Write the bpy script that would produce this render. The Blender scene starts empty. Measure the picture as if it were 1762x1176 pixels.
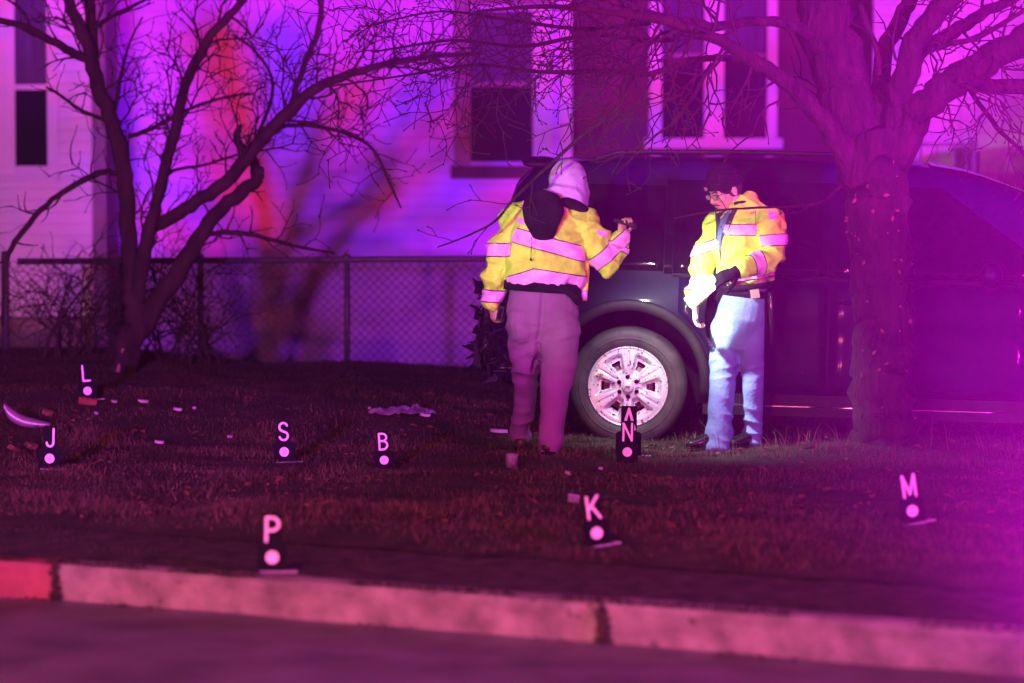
import bpy, bmesh, math, random
import numpy as np
from mathutils import Vector, Matrix, noise

random.seed(7)
rng = np.random.default_rng(7)
S = bpy.context.scene
C = S.collection
R = math.radians
VEIL_DENSITY = 0.00025  # density of the air volume added for the flare veil

# ------------------------------------------------------------------ camera
F = 5540.0                      # focal length in pixels of the 1762 px wide photograph
CAMZ = 1.77
TH = math.atan((588 - 280) / F)
cd = bpy.data.cameras.new('camera')
cam = bpy.data.objects.new('camera', cd)
C.objects.link(cam)
cam.location = (0, 0, CAMZ)
cam.rotation_euler = (math.pi / 2 - TH, 0, 0)
cd.sensor_width = 36.0
cd.lens = 36.0 * F / 1762
cd.clip_start = 0.1
cd.clip_end = 300
cd.dof.use_dof = True
cd.dof.focus_distance = 19.3
cd.dof.aperture_fstop = 1.35
S.camera = cam

# ------------------------------------------------------------------ night sky, lamps, exposure
W = bpy.data.worlds.new('World')
S.world = W
W.use_nodes = True
wn = W.node_tree
bg = wn.nodes['Background']
sky = wn.nodes.new('ShaderNodeTexSky')
sky.sky_type = 'NISHITA'
sky.sun_disc = False
sky.sun_elevation = R(-7)
sky.sun_rotation = R(160)
wn.links.new(sky.outputs[0], bg.inputs[0])
bg.inputs[1].default_value = 0.06

S.view_settings.view_transform = 'Standard'
S.view_settings.look = 'None'
S.view_settings.exposure = 0
S.view_settings.gamma = 1
S.view_settings.use_curve_mapping = False
S.render.engine = 'CYCLES'
S.cycles.use_denoising = True
S.cycles.max_bounces = 6
S.cycles.volume_bounces = 0
S.cycles.sample_clamp_indirect = 4


def lamp(name, kind, loc, color, watts, radius=0.1, aim=None, angle=60, blend=0.5):
    l = bpy.data.lights.new(name, kind)
    l.color = color
    l.energy = watts
    l.shadow_soft_size = radius
    o = bpy.data.objects.new(name, l)
    C.objects.link(o)
    o.location = loc
    if aim is not None:
        o.rotation_euler = (Vector(aim) - Vector(loc)).to_track_quat('-Z', 'Y').to_euler()
        l.spot_size = R(angle)
        l.spot_blend = blend
    return o


# roof light bar of the emergency vehicle standing in the street to the right:
# all-round beacons, and the same bar's reflector beams thrown on the houses
lamp('red_beacon', 'POINT', (6.55, 5.0, 3.3), (1.0, 0.02, 0.03), 3500, 0.12)
lamp('blue_beacon', 'POINT', (7.10, 5.1, 3.3), (0.10, 0.01, 1.0), 3000, 0.12)
lamp('red_reflector_beam', 'SPOT', (6.55, 5.0, 3.35), (1.0, 0.012, 0.02), 22500, 0.19, (-0.4, 31, 5.6), 27, 0.3)
lamp('blue_reflector_beam', 'SPOT', (7.25, 5.1, 3.35), (0.10, 0.015, 1.0), 33000, 0.19, (-0.4, 31, 5.6), 27, 0.3)
# added unseen lamp turned upwards, lights only the air for the lens flare veil
lamp('veil_lamp', 'SPOT', (2.02, 9.5, -0.12), (1.0, 0.0, 1.0), 245000, 0.1, (2.10, 9.5, 3.0), 136, 1.0)
lamp('lawn_fill_lamp', 'POINT', (4.0, 14.2, 1.3), (1.0, 0.0, 0.9), 190, 0.1)  # added unseen lamp, brightens the grass at the right
# red-white head lamp and beacons of the vehicle standing to the left of the photographer
lamp('head_lamp', 'SPOT', (-3.2, -3.0, 0.9), (1.0, 0.15, 0.16), 5600, 0.12, (-1.9, 13.5, 0.0), 28, 0.7)
lamp('left_beacon', 'POINT', (-4.4, -4.0, 2.2), (0.30, 0.02, 1.0), 2800, 0.2)
lamp('left_blue_fill', 'SPOT', (-4.2, -4.0, 2.2), (0.55, 0.05, 1.0), 23000, 0.25, (-0.9, 31, 2.2), 15, 0.5)  # added fill beam on the house walls, softens the shadows there
lamp('left_pink_fill', 'SPOT', (-4.6, -4.0, 2.2), (1.0, 0.42, 0.95), 4000, 0.25, (-4.9, 29, 1.6), 6.5, 0.5)  # added narrow beam that brightens the left siding alone
lamp('kerb_fill_lamp', 'POINT', (-4.6, 7.6, 0.8), (1.0, 0.17, 0.16), 1150, 0.12)  # added unseen lamp, brightens the kerb and fades before the lawn
# added lamp high behind the camera, lifts the road, kerb and lawn
lamp('high_fill_lamp', 'POINT', (-3.5, 3.0, 6.2), (1.0, 0.24, 0.42), 3200, 0.15)
# added green spot on the two workers, stands in for their jackets' fluorescence
lamp('jacket_glow_spot', 'SPOT', (-6.0, 3.0, 2.3), (0.30, 1.0, 0.22), 6800, 0.12, (0.58, 19.1, 1.38), 6.6, 0.6)

# ------------------------------------------------------------------ helpers
FW = Vector((0, math.cos(TH), -math.sin(TH)))
UP = Vector((0, math.sin(TH), math.cos(TH)))


def ray(px, py):
    return FW + Vector(((px - 881) / F, 0, 0)) - UP * ((py - 588) / F)


def at(px, py, Y):
    """the place at distance Y that the photograph shows at pixel px, py"""
    d = ray(px, py)
    return Vector((0, 0, CAMZ)) + d * (Y / d.y)


def sstep(a, b, x):
    t = min(1.0, max(0.0, (x - a) / (b - a)))
    return t * t * (3 - 2 * t)


def nse(x, y, z=0.0):
    return noise.noise(Vector((x, y, z)))


# kerb line: a straight street edge, the lawn rises gently towards the houses
K0 = Vector((-2.26, 14.25, 0))
KD = Vector((4.17, -2.25, 0)).normalized()
KN = Vector((-KD.y, KD.x, 0))          # towards the houses


def kerb_dist(x, y):
    return (Vector((x, y, 0)) - K0).dot(KN)


def ground_z(x, y):
    d = kerb_dist(x, y)
    rise = 0.2 * sstep(19.6, 22.5, y) * (0.35 + 0.65 * sstep(0.6, -1.2, x)) + 0.10 * sstep(22.5, 24.5, y) * sstep(-1.8, -3.2, x)
    rise -= 0.42 * sstep(24.9, 27.5, y)
    bump = sstep(1.0, 1.7, d) * (0.028 * nse(x * 1.3, y * 1.3) + 0.016 * nse(x * 4, y * 4, 3) + 0.03)
    bump += 0.010 * nse(x * 2.2, y * 2.2, 7) * sstep(0.2, 0.6, d)
    mound = 0.10 * math.exp(-(((x - 2.15) / 0.55) ** 2 + ((y - 19.0) / 0.5) ** 2))
    return rise + bump + mound


def on_ground(px, py):
    d = ray(px, py)
    t = 8.0
    o = Vector((0, 0, CAMZ))
    while t < 40:
        p = o + d * t
        if p.z <= ground_z(p.x, p.y):
            break
        t += 0.01
    return Vector((p.x, p.y, ground_z(p.x, p.y)))


def link(o, parent=None):
    C.objects.link(o)
    if parent is not None:
        o.parent = parent
    return o


def tag(o, label, cat, group=None):
    o['label'] = label
    o['category'] = cat
    if group:
        o['group'] = group
    return o


def thing(name, label, cat, loc=(0, 0, 0), rot=(0, 0, 0), group=None):
    o = bpy.data.objects.new(name, None)
    o.empty_display_size = 0.1
    o.location = loc
    o.rotation_euler = rot
    link(o)
    return tag(o, label, cat, group)


class MB:
    """collects shapes; build() links them as one mesh object"""

    def __init__(s):
        s.v, s.f = [], []

    def add(s, vs, fs):
        n = len(s.v)
        s.v += [tuple(v) for v in vs]
        s.f += [tuple(i + n for i in f) for f in fs]

    def box(s, lo, hi, M=None):
        x0, y0, z0 = lo
        x1, y1, z1 = hi
        vs = [Vector(p) for p in ((x0, y0, z0), (x1, y0, z0), (x1, y1, z0), (x0, y1, z0), (x0, y0, z1), (x1, y0, z1), (x1, y1, z1), (x0, y1, z1))]
        if M is not None:
            vs = [M @ v for v in vs]
        s.add(vs, [(0, 3, 2, 1), (4, 5, 6, 7), (0, 1, 5, 4), (1, 2, 6, 5), (2, 3, 7, 6), (3, 0, 4, 7)])

    def tube(s, pts, rad, n=8, hint=Vector((0, 1, 0.01)), round_ends=False, closed=True):
        """sweep an ellipse (a along hint x tangent, b along the other) through pts"""
        pts = [Vector(p) for p in pts]
        rad = [(r, r) if not isinstance(r, (tuple, list)) else r for r in rad]
        if round_ends:
            t0 = (pts[0] - pts[1]).normalized()
            t1 = (pts[-1] - pts[-2]).normalized()
            a, b = rad[0]
            c, d = rad[-1]
            m0, m1 = min(a, b), min(c, d)
            pts = [pts[0] + t0 * m0 * .95, pts[0] + t0 * m0 * .6] + pts + [pts[-1] + t1 * m1 * .6, pts[-1] + t1 * m1 * .95]
            rad = [(a * .3, b * .3), (a * .8, b * .8)] + rad + [(c * .8, d * .8), (c * .3, d * .3)]
        vs, fs = [], []
        for i, p in enumerate(pts):
            t = (pts[min(i + 1, len(pts) - 1)] - pts[max(i - 1, 0)])
            if t.length < 1e-9:
                t = Vector((0, 0, 1))
            t.normalize()
            u = hint - t * hint.dot(t)
            if u.length < 1e-3:
                u = Vector((1, 0, 0)) - t * t.x
            u.normalize()
            w = t.cross(u)
            a, b = rad[i]
            for k in range(n):
                an = 2 * math.pi * k / n
                vs.append(p + w * (a * math.cos(an)) + u * (b * math.sin(an)))
        for i in range(len(pts) - 1):
            for k in range(n):
                k2 = (k + 1) % n
                fs.append((i * n + k, i * n + k2, (i + 1) * n + k2, (i + 1) * n + k))
        if closed:
            fs.append(tuple(range(n - 1, -1, -1)))
            m = (len(pts) - 1) * n
            fs.append(tuple(m + k for k in range(n)))
        s.add(vs, fs)

    def ball(s, c, r, M=None, nu=16, nv=10):
        c = Vector(c)
        r = (r, r, r) if not isinstance(r, (tuple, list)) else r
        vs, fs = [], []
        for j in range(1, nv):
            ph = math.pi * j / nv
            for i in range(nu):
                a = 2 * math.pi * i / nu
                v = Vector((r[0] * math.sin(ph) * math.cos(a), r[1] * math.sin(ph) * math.sin(a), r[2] * math.cos(ph)))
                if M is not None:
                    v = M @ v
                vs.append(c + v)
        top, bot = Vector((0, 0, r[2])), Vector((0, 0, -r[2]))
        if M is not None:
            top, bot = M @ top, M @ bot
        vs += [c + top, c + bot]
        T, B = len(vs) - 2, len(vs) - 1
        for j in range(nv - 2):
            for i in range(nu):
                i2 = (i + 1) % nu
                fs.append((j * nu + i, (j + 1) * nu + i, (j + 1) * nu + i2, j * nu + i2))
        for i in range(nu):
            fs.append((T, i, (i + 1) % nu))
            fs.append((B, (nv - 2) * nu + (i + 1) % nu, (nv - 2) * nu + i))
        s.add(vs, fs)

    def lathe(s, prof, c, axis, n=32):
        """prof = [(radius, along axis)]"""
        axis = Vector(axis).normalized()
        u = axis.orthogonal().normalized()
        w = axis.cross(u)
        c = Vector(c)
        vs, fs = [], []
        for r, h in prof:
            for k in range(n):
                a = 2 * math.pi * k / n
                vs.append(c + axis * h + u * (r * math.cos(a)) + w * (r * math.sin(a)))
        for i in range(len(prof) - 1):
            for k in range(n):
                k2 = (k + 1) % n
                fs.append((i * n + k, i * n + k2, (i + 1) * n + k2, (i + 1) * n + k))
        s.add(vs, fs)

    def mesh(s, name, off=None):
        me = bpy.data.meshes.new(name)
        vs = s.v
        if off is not None:
            vs = [(v[0] - off[0], v[1] - off[1], v[2] - off[2]) for v in vs]
        me.from_pydata(vs, [], s.f)
        me.update()
        return me

    def build(s, name, m, parent=None, smooth=False, world=True):
        off = parent_origin(parent) if (parent is not None and world) else None
        me = s.mesh(name, off)
        return place(me, name, m, parent, smooth)


def parent_origin(p):
    v = Vector((0, 0, 0))
    while p is not None:
        v += p.location
        p = p.parent
    return v


def place(me, name, m, parent=None, smooth=False):
    if m is not None:
        me.materials.append(m)
    if smooth:
        me.polygons.foreach_set('use_smooth', [True] * len(me.polygons))
    fix_normals(me)
    o = bpy.data.objects.new(name, me)
    return link(o, parent)


def fix_normals(me):
    bm = bmesh.new()
    bm.from_mesh(me)
    bmesh.ops.recalc_face_normals(bm, faces=bm.faces)
    bm.to_mesh(me)
    bm.free()


def struct(name, mb, m, smooth=False):
    o = mb.build(name, m, None, smooth)
    o['kind'] = 'structure'
    return o


def evaluated(me, mods):
    """mesh after modifiers; mods = [(type, {settings})]"""
    o = bpy.data.objects.new('work', me)
    C.objects.link(o)
    for t, kw in mods:
        md = o.modifiers.new(t.lower(), t)
        for k, v in kw.items():
            setattr(md, k, v)
    dg = bpy.context.evaluated_depsgraph_get()
    dg.update()
    out = bpy.data.meshes.new_from_object(o.evaluated_get(dg))
    bpy.data.objects.remove(o)
    return out


def melt(mb, voxel=0.009, smooth=6, name='work'):
    """one continuous surface round all the shapes in mb (world space)"""
    return evaluated(mb.mesh(name), [('REMESH', dict(mode='VOXEL', voxel_size=voxel)), ('SMOOTH', dict(factor=0.5, iterations=smooth))])


def spline(pts, sub=4):
    """Catmull-Rom through tuples of any length"""
    P = [np.array(p, float) for p in pts]
    P = [2 * P[0] - P[1]] + P + [2 * P[-1] - P[-2]]
    out = []
    for i in range(1, len(P) - 2):
        for k in range(sub):
            t = k / sub
            a, b, c, d = P[i - 1:i + 3]
            out.append(0.5 * (2 * b + (c - a) * t + (2 * a - 5 * b + 4 * c - d) * t * t + (3 * b - a - 3 * c + d) * t ** 3))
    out.append(P[-2])
    return out


# ------------------------------------------------------------------ materials
def mat(name, col, rough=0.7, metal=0.0, var=0.25, scale=8.0, bump=0.0, bscale=40.0, coat=0.0, col2=None, spec=None, stretch=None, detail=5.0, extra=None, bdist=0.02):
    m = bpy.data.materials.new(name)
    m.use_nodes = True
    nt = m.node_tree
    b = nt.nodes['Principled BSDF']
    b.inputs['Roughness'].default_value = rough
    b.inputs['Metallic'].default_value = metal
    b.inputs['Coat Weight'].default_value = coat
    b.inputs['Coat Roughness'].default_value = 0.08
    if spec is not None:
        b.inputs['Specular IOR Level'].default_value = spec
    tc = nt.nodes.new('ShaderNodeTexCoord')
    mp = nt.nodes.new('ShaderNodeMapping')
    if stretch:
        mp.inputs['Scale'].default_value = stretch
    nt.links.new(tc.outputs['Object'], mp.inputs[0])
    nz = nt.nodes.new('ShaderNodeTexNoise')
    nz.inputs['Scale'].default_value = scale
    nz.inputs['Detail'].default_value = detail
    nt.links.new(mp.outputs[0], nz.inputs[0])
    rp = nt.nodes.new('ShaderNodeValToRGB')
    c2 = col2 or tuple(min(1, c * (1 + var)) for c in col)
    c1 = col if col2 else tuple(c * (1 - var) for c in col)
    rp.color_ramp.elements[0].color = (*c1, 1)
    rp.color_ramp.elements[1].color = (*c2, 1)
    rp.color_ramp.elements[0].position = 0.32
    rp.color_ramp.elements[1].position = 0.68
    nt.links.new(nz.outputs['Fac'], rp.inputs[0])
    nt.links.new(rp.outputs[0], b.inputs['Base Color'])
    if bump:
        n2 = nt.nodes.new('ShaderNodeTexNoise')
        n2.inputs['Scale'].default_value = bscale
        n2.inputs['Detail'].default_value = 6
        nt.links.new(mp.outputs[0], n2.inputs[0])
        bp = nt.nodes.new('ShaderNodeBump')
        bp.inputs['Strength'].default_value = bump
        bp.inputs['Distance'].default_value = bdist
        nt.links.new(n2.outputs['Fac'], bp.inputs['Height'])
        nt.links.new(bp.outputs[0], b.inputs['Normal'])
    if extra:
        extra(nt, b, mp, rp)
    return m


def emit(name, col, st):
    m = bpy.data.materials.new(name)
    m.use_nodes = True
    b = m.node_tree.nodes['Principled BSDF']
    b.inputs['Base Color'].default_value = (*col, 1)
    b.inputs['Emission Color'].default_value = (*col, 1)
    b.inputs['Emission Strength'].default_value = st
    return m


def specks(amount, dark=(0.02, 0.015, 0.012), scale=60):
    def f(nt, b, mp, rp):
        n = nt.nodes.new('ShaderNodeTexNoise')
        n.inputs['Scale'].default_value = scale
        n.inputs['Detail'].default_value = 3
        nt.links.new(mp.outputs[0], n.inputs[0])
        r = nt.nodes.new('ShaderNodeValToRGB')
        r.color_ramp.elements[0].position = amount
        r.color_ramp.elements[1].position = amount + 0.04
        nt.links.new(n.outputs['Fac'], r.inputs[0])
        mx = nt.nodes.new('ShaderNodeMixRGB')
        nt.links.new(r.outputs[0], mx.inputs[0])
        nt.links.new(rp.outputs[0], mx.inputs[1])
        mx.inputs[2].default_value = (*dark, 1)
        nt.links.new(mx.outputs[0], b.inputs['Base Color'])
    return f


M = dict(
    redshade=mat('red_kerb_shade', (0.34, 0.085, 0.12), 0.8, var=0.25, scale=6, bump=0.4, bscale=80, extra=specks(0.68, (0.2, 0.12, 0.12), 18)),  # red colour stands in for the kerb end shadowed from white light
    asphalt=mat('asphalt', (0.15, 0.145, 0.155), 0.5, var=0.35, scale=3, bump=0.6, bscale=180, spec=0.6),
    concrete=mat('concrete', (0.29, 0.26, 0.235), 0.85, var=0.42, scale=6, bump=0.9, bscale=70, detail=10, extra=specks(0.67, (0.13, 0.10, 0.09), 13)),
    soil=mat('soil', (0.046, 0.036, 0.030), 0.95, var=0.75, scale=9, bump=1.0, bscale=45, detail=12, extra=specks(0.63, (0.09, 0.07, 0.055), 70)),
    lawn=mat('lawn_soil', (0.035, 0.028, 0.016), 0.95, var=0.6, scale=3, bump=0.9, bscale=50),
    grass=mat('grass', (0.052, 0.036, 0.022), 0.9, col2=(0.024, 0.019, 0.012), scale=2.2, detail=8),
    straw=mat('straw', (0.125, 0.08, 0.055), 0.8, var=0.4, scale=6),
    bark=mat('bark', (0.022, 0.013, 0.013), 0.95, var=0.5, scale=10, bump=1.0, bscale=26, stretch=(1, 1, 0.3)),
    bark2=mat('rough_bark', (0.020, 0.010, 0.010), 0.95, var=0.7, scale=14, bump=1.0, bscale=26, stretch=(1, 1, 0.22), bdist=0.045),
    wood=mat('torn_wood', (0.28, 0.18, 0.11), 0.8, var=0.3, scale=30, stretch=(1, 1, 0.2)),
    twig=mat('twig_bark', (0.020, 0.011, 0.012), 0.9, var=0.3, scale=20),
    leaf=mat('dry_leaf', (0.15, 0.075, 0.04), 0.7, var=0.4, scale=30),
    leafpale=mat('pale_leaf', (0.14, 0.09, 0.065), 0.7, var=0.3, scale=30),
    white_siding=mat('white_siding', (0.56, 0.56, 0.54), 0.6, var=0.10, scale=2.5),
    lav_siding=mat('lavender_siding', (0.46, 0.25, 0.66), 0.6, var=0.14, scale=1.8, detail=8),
    red_siding=mat('dark_red_siding', (0.05, 0.02, 0.022), 0.75, var=0.25, scale=4, bump=0.3, bscale=30),
    trim=mat('white_trim', (0.46, 0.46, 0.46), 0.5, var=0.05, scale=3),
    dimtrim=mat('grey_and_shade_trim', (0.14, 0.09, 0.13), 0.6, var=0.15, scale=3),  # grey rails and corner board; also a casing coloured as in shadow
    gap_shade=mat('gap_shade_core', (0.03, 0.022, 0.035), 0.95, var=0.2),  # wall core coloured dark so gaps between boards read as shadow lines
    foundation=mat('foundation_block', (0.22, 0.17, 0.14), 0.9, var=0.3, scale=6, bump=0.5),
    stair=mat('brown_masonry', (0.16, 0.09, 0.07), 0.9, var=0.4, scale=8, bump=0.6),
    glass=mat('window_glass', (0.012, 0.012, 0.018), 0.06, var=0.2, scale=1.2, spec=0.5),
    curtain=mat('curtain', (0.045, 0.035, 0.075), 0.8, var=0.3, scale=4, stretch=(9, 1, 0.4)),
    galv=mat('fence_steel', (0.06, 0.06, 0.065), 0.55, metal=0.3, var=0.2, scale=20),
    wire=mat('fence_wire', (0.10, 0.10, 0.11), 0.5, metal=0.4, var=0.2, scale=20),
    iron=mat('black_iron', (0.02, 0.02, 0.022), 0.5, var=0.3, scale=10),
    paint=mat('dark_car_paint', (0.006, 0.007, 0.028), 0.45, var=0.2, scale=2, spec=0.08, coat=0.4, bump=0.02, bscale=4, extra=specks(0.74, (0.10, 0.09, 0.09), 90)),
    plastic=mat('black_plastic', (0.010, 0.010, 0.013), 0.6, var=0.3, scale=12, bump=0.1, spec=0.25),
    carglass=mat('car_glass', (0.006, 0.006, 0.01), 0.08, var=0.1, scale=1),
    chrome=mat('chrome', (0.7, 0.7, 0.72), 0.22, metal=1.0, var=0.05, scale=5),
    alloy=mat('alloy', (0.54, 0.54, 0.57), 0.36, metal=0.3, var=0.08, scale=6, extra=specks(0.60, (0.05, 0.045, 0.05), 50)),
    rubber=mat('tyre_rubber', (0.030, 0.028, 0.030), 0.65, var=0.5, scale=9, bump=0.15, bscale=60, extra=specks(0.70, (0.09, 0.08, 0.075), 70)),
    dark=mat('dark_cavity', (0.006, 0.006, 0.007), 1.0, var=0.2, spec=0.0),
    brake=mat('brake_steel', (0.20, 0.15, 0.13), 0.6, metal=0.4, var=0.3, scale=20),
    tail=mat('tail_lens', (0.10, 0.005, 0.008), 0.15, var=0.2, coat=0.6),
    hivis=mat('hi_vis_fabric', (0.56, 0.92, 0.06), 0.75, var=0.12, scale=11, bump=0.6, bscale=22),
    tape=mat('reflective_tape', (0.90, 0.36, 0.86), 0.5, var=0.03, scale=60, bump=0.1, bscale=50),
    edge=mat('dark_edging', (0.03, 0.025, 0.05), 0.7, var=0.1),
    black=mat('black_cloth', (0.008, 0.007, 0.012), 1.0, spec=0.1, var=0.4, scale=12, bump=0.2, bscale=60),
    hood=mat('pale_hood_cloth', (0.50, 0.30, 0.66), 0.9, var=0.10, scale=14, bump=0.3, bscale=60),
    khaki=mat('khaki_cloth', (0.21, 0.08, 0.215), 0.9, var=0.10, scale=7, bump=0.25, bscale=50),
    bluepants=mat('blue_trouser_cloth', (0.12, 0.20, 0.44), 0.85, var=0.08, scale=8, bump=0.25, bscale=55),
    blueshirt=mat('blue_shirt', (0.10, 0.14, 0.42), 0.85, var=0.1),
    skin=mat('skin', (0.52, 0.30, 0.23), 0.5, var=0.08, scale=20, bump=0.1, bscale=90),
    hair=mat('dark_hair', (0.02, 0.014, 0.012), 0.7, var=0.3, scale=80),
    lens=mat('spectacle_lens', (0.35, 0.33, 0.38), 0.05, var=0.02),
    shoe=mat('polished_leather', (0.010, 0.010, 0.012), 0.22, var=0.3, scale=20, coat=0.5),
    boot=mat('brown_boot', (0.05, 0.022, 0.016), 0.5, var=0.4, scale=20),
    paper=mat('white_paper', (0.85, 0.84, 0.80), 0.7, var=0.03, scale=20),
    ink=mat('black_ink', (0.02, 0.02, 0.02), 0.7, var=0.1),
    pouch=mat('tan_pouch', (0.34, 0.24, 0.22), 0.6, var=0.15, scale=30),
    marker=mat('marker_black', (0.006, 0.005, 0.012), 0.8, var=0.2, scale=20, spec=0.15),
    print=mat('marker_print', (0.90, 0.84, 0.86), 0.5, var=0.03, scale=30),
    footplate=mat('marker_foot', (0.38, 0.34, 0.42), 0.5, var=0.1, scale=30),
    silver=mat('silver_trim', (0.30, 0.27, 0.31), 0.4, metal=0.3, var=0.15, scale=10),
    brick=mat('red_brick', (0.20, 0.06, 0.04), 0.9, var=0.3, scale=30, bump=0.4),
    chip=mat('white_plastic', (0.34, 0.31, 0.33), 0.5, var=0.08, scale=30),
    film=mat('crumpled_film', (0.24, 0.16, 0.28), 0.35, var=0.5, scale=14),
    cup=mat('cloudy_plastic', (0.28, 0.24, 0.28), 0.25, var=0.3, scale=40),
    torchlens=emit('torch_lens', (1.0, 1.0, 0.95), 14.0),
)

# ------------------------------------------------------------------ ground, kerb, road
def sheet(name, m, inside, xs, ys, zf, smooth=True):
    mb = MB()
    nx, ny = len(xs), len(ys)
    vs = [(x, y, zf(x, y)) for y in ys for x in xs]
    fs = []
    for j in range(ny - 1):
        for i in range(nx - 1):
            cx, cy = (xs[i] + xs[i + 1]) / 2, (ys[j] + ys[j + 1]) / 2
            if inside(cx, cy):
                fs.append((j * nx + i, j * nx + i + 1, (j + 1) * nx + i + 1, (j + 1) * nx + i))
    mb.add(vs, fs)
    return struct(name, mb, m, smooth)


CW = 0.16                               # kerb width
# everything along the kerb is laid out in street coordinates: s along, d across
def street(s, d, z):
    p = K0 + KD * s + KN * d
    return Vector((p.x, p.y, z))


sA = [-34] + list(np.arange(-10, 12.01, 0.1)) + [34]
def street_sheet(name, m, ds, zf, smooth=True):
    mb = MB()
    n = len(sA)
    vs = []
    for d in ds:
        for s_ in sA:
            p = street(s_, d, 0)
            vs.append((p.x, p.y, zf(p.x, p.y, d)))
    fs = [(j * n + i, j * n + i + 1, (j + 1) * n + i + 1, (j + 1) * n + i) for j in range(len(ds) - 1) for i in range(n - 1)]
    mb.add(vs, fs)
    return struct(name, mb, m, smooth)


street_sheet('road', M['asphalt'], [-30, -8, -4, -2, -1.5, -1.0, -0.7, -0.4, -0.2, 0.05],
             lambda x, y, d: -0.15 + 0.008 * nse(x * 1.5, y * 1.5) - 0.01 * sstep(-1.0, -0.2, d))
street_sheet('dirt_verge', M['soil'], [CW + 0.002, 0.22, 0.3, 0.4, 0.5, 0.6, 0.7, 0.8, 0.9, 1.0, 1.1, 1.2, 1.3, 1.45],
             lambda x, y, d: ground_z(x, y) - 0.02 - 0.012 * sstep(0.3, CW, d) + 0.012)
# lawn in street coordinates: fine near, coarse far
dl = list(np.arange(1.15, 12, 0.12)) + [13, 15, 18, 22, 30]
street_sheet('lawn', M['lawn'], dl, lambda x, y, d: ground_z(x, y))

kerb = thing('kerb', 'pink lit concrete kerb running along the wet road', 'kerb', street(0, 0, -0.15))
prof = [(0.03, -0.18), (0.012, -0.06), (0.0, 0.0 - 0.02), (0.018, 0.0), (CW * 0.6, 0.006), (CW, 0.004), (CW, -0.18)]
joints = [-33, -27.2, -24.7, -22.2, -19.7, -17.2, -14.7, -12.2, -9.7, -7.2, -4.70, -2.20, 0.28, 2.98, 5.5, 8.0, 10.5, 13, 15.5, 18, 20.5, 23, 28, 33]
for a, b in zip(joints[:-1], joints[1:]):
    mb = MB()
    vs, fs = [], []
    N = 14 if -6 < a < 10 else 2
    ja = random.uniform(-0.006, 0.006)
    for i in range(N + 1):
        s_ = a + 0.006 + (b - a - 0.012) * i / N
        for d, z in prof:
            w = 0.006 * nse(s_ * 3, d * 30, z * 20)
            vs.append(street(s_, d + w + (0.02 * nse(s_ * 1.2, 5) if d < 0.02 else 0) * 0.4, z + w * 0.5 + ja))
    n = len(prof)
    for i in range(N):
        for k in range(n - 1):
            fs.append((i * n + k, i * n + k + 1, (i + 1) * n + k + 1, (i + 1) * n + k))
    fs.append(tuple(range(n)))
    fs.append(tuple(N * n + k for k in range(n - 1, -1, -1)))
    mb.add(vs, fs)
    ks = mb.build('kerb_section', M['redshade'] if b < 0.3 else M['concrete'], kerb)
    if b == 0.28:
        ks['label'] = 'kerb section coloured red for shade'

# soil and dead grass washed over the kerb top, gutter litter along its foot: uncountable
mb = MB()
for i in range(5200):
    s_ = random.uniform(-5, 8)
    k = random.random()
    if k < 0.62:
        if nse(s_ * 1.6, 11) < -0.12:
            continue
        d = abs(random.gauss(0.0, 0.035)) + 0.018
        z = 0.004
        h = random.uniform(0.006, 0.02)
    elif k < 0.8:
        if nse(s_ * 2.3, 21) < 0.05:
            continue
        d = -random.random() ** 2 * 0.07
        z = -0.162
        h = random.uniform(0.006, 0.02)
    else:
        js = random.choice([0.28, 2.98, 2.98, -2.20])
        s_ = js + random.gauss(0, 0.011)
        d = random.uniform(-0.014, 0.02)
        z = random.uniform(-0.16, -0.01) if random.random() < 0.7 else -0.15
        h = random.uniform(0.008, 0.02)
    p = street(s_, d, z)
    w = random.uniform(0.006, 0.018)
    a = random.uniform(0, math.pi)
    u = Vector((math.cos(a), math.sin(a), 0)) * w
    t = Vector((random.gauss(0, .008), random.gauss(0, .008), h))
    q = Vector((-u.y, u.x, 0)) * 0.6
    mb.add([p - u, p + q, p + u, p + t], [(0, 2, 3), (0, 1, 3), (1, 2, 3)])
o = mb.build('kerb_litter', M['soil'])
o['kind'] = 'stuff'

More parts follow.
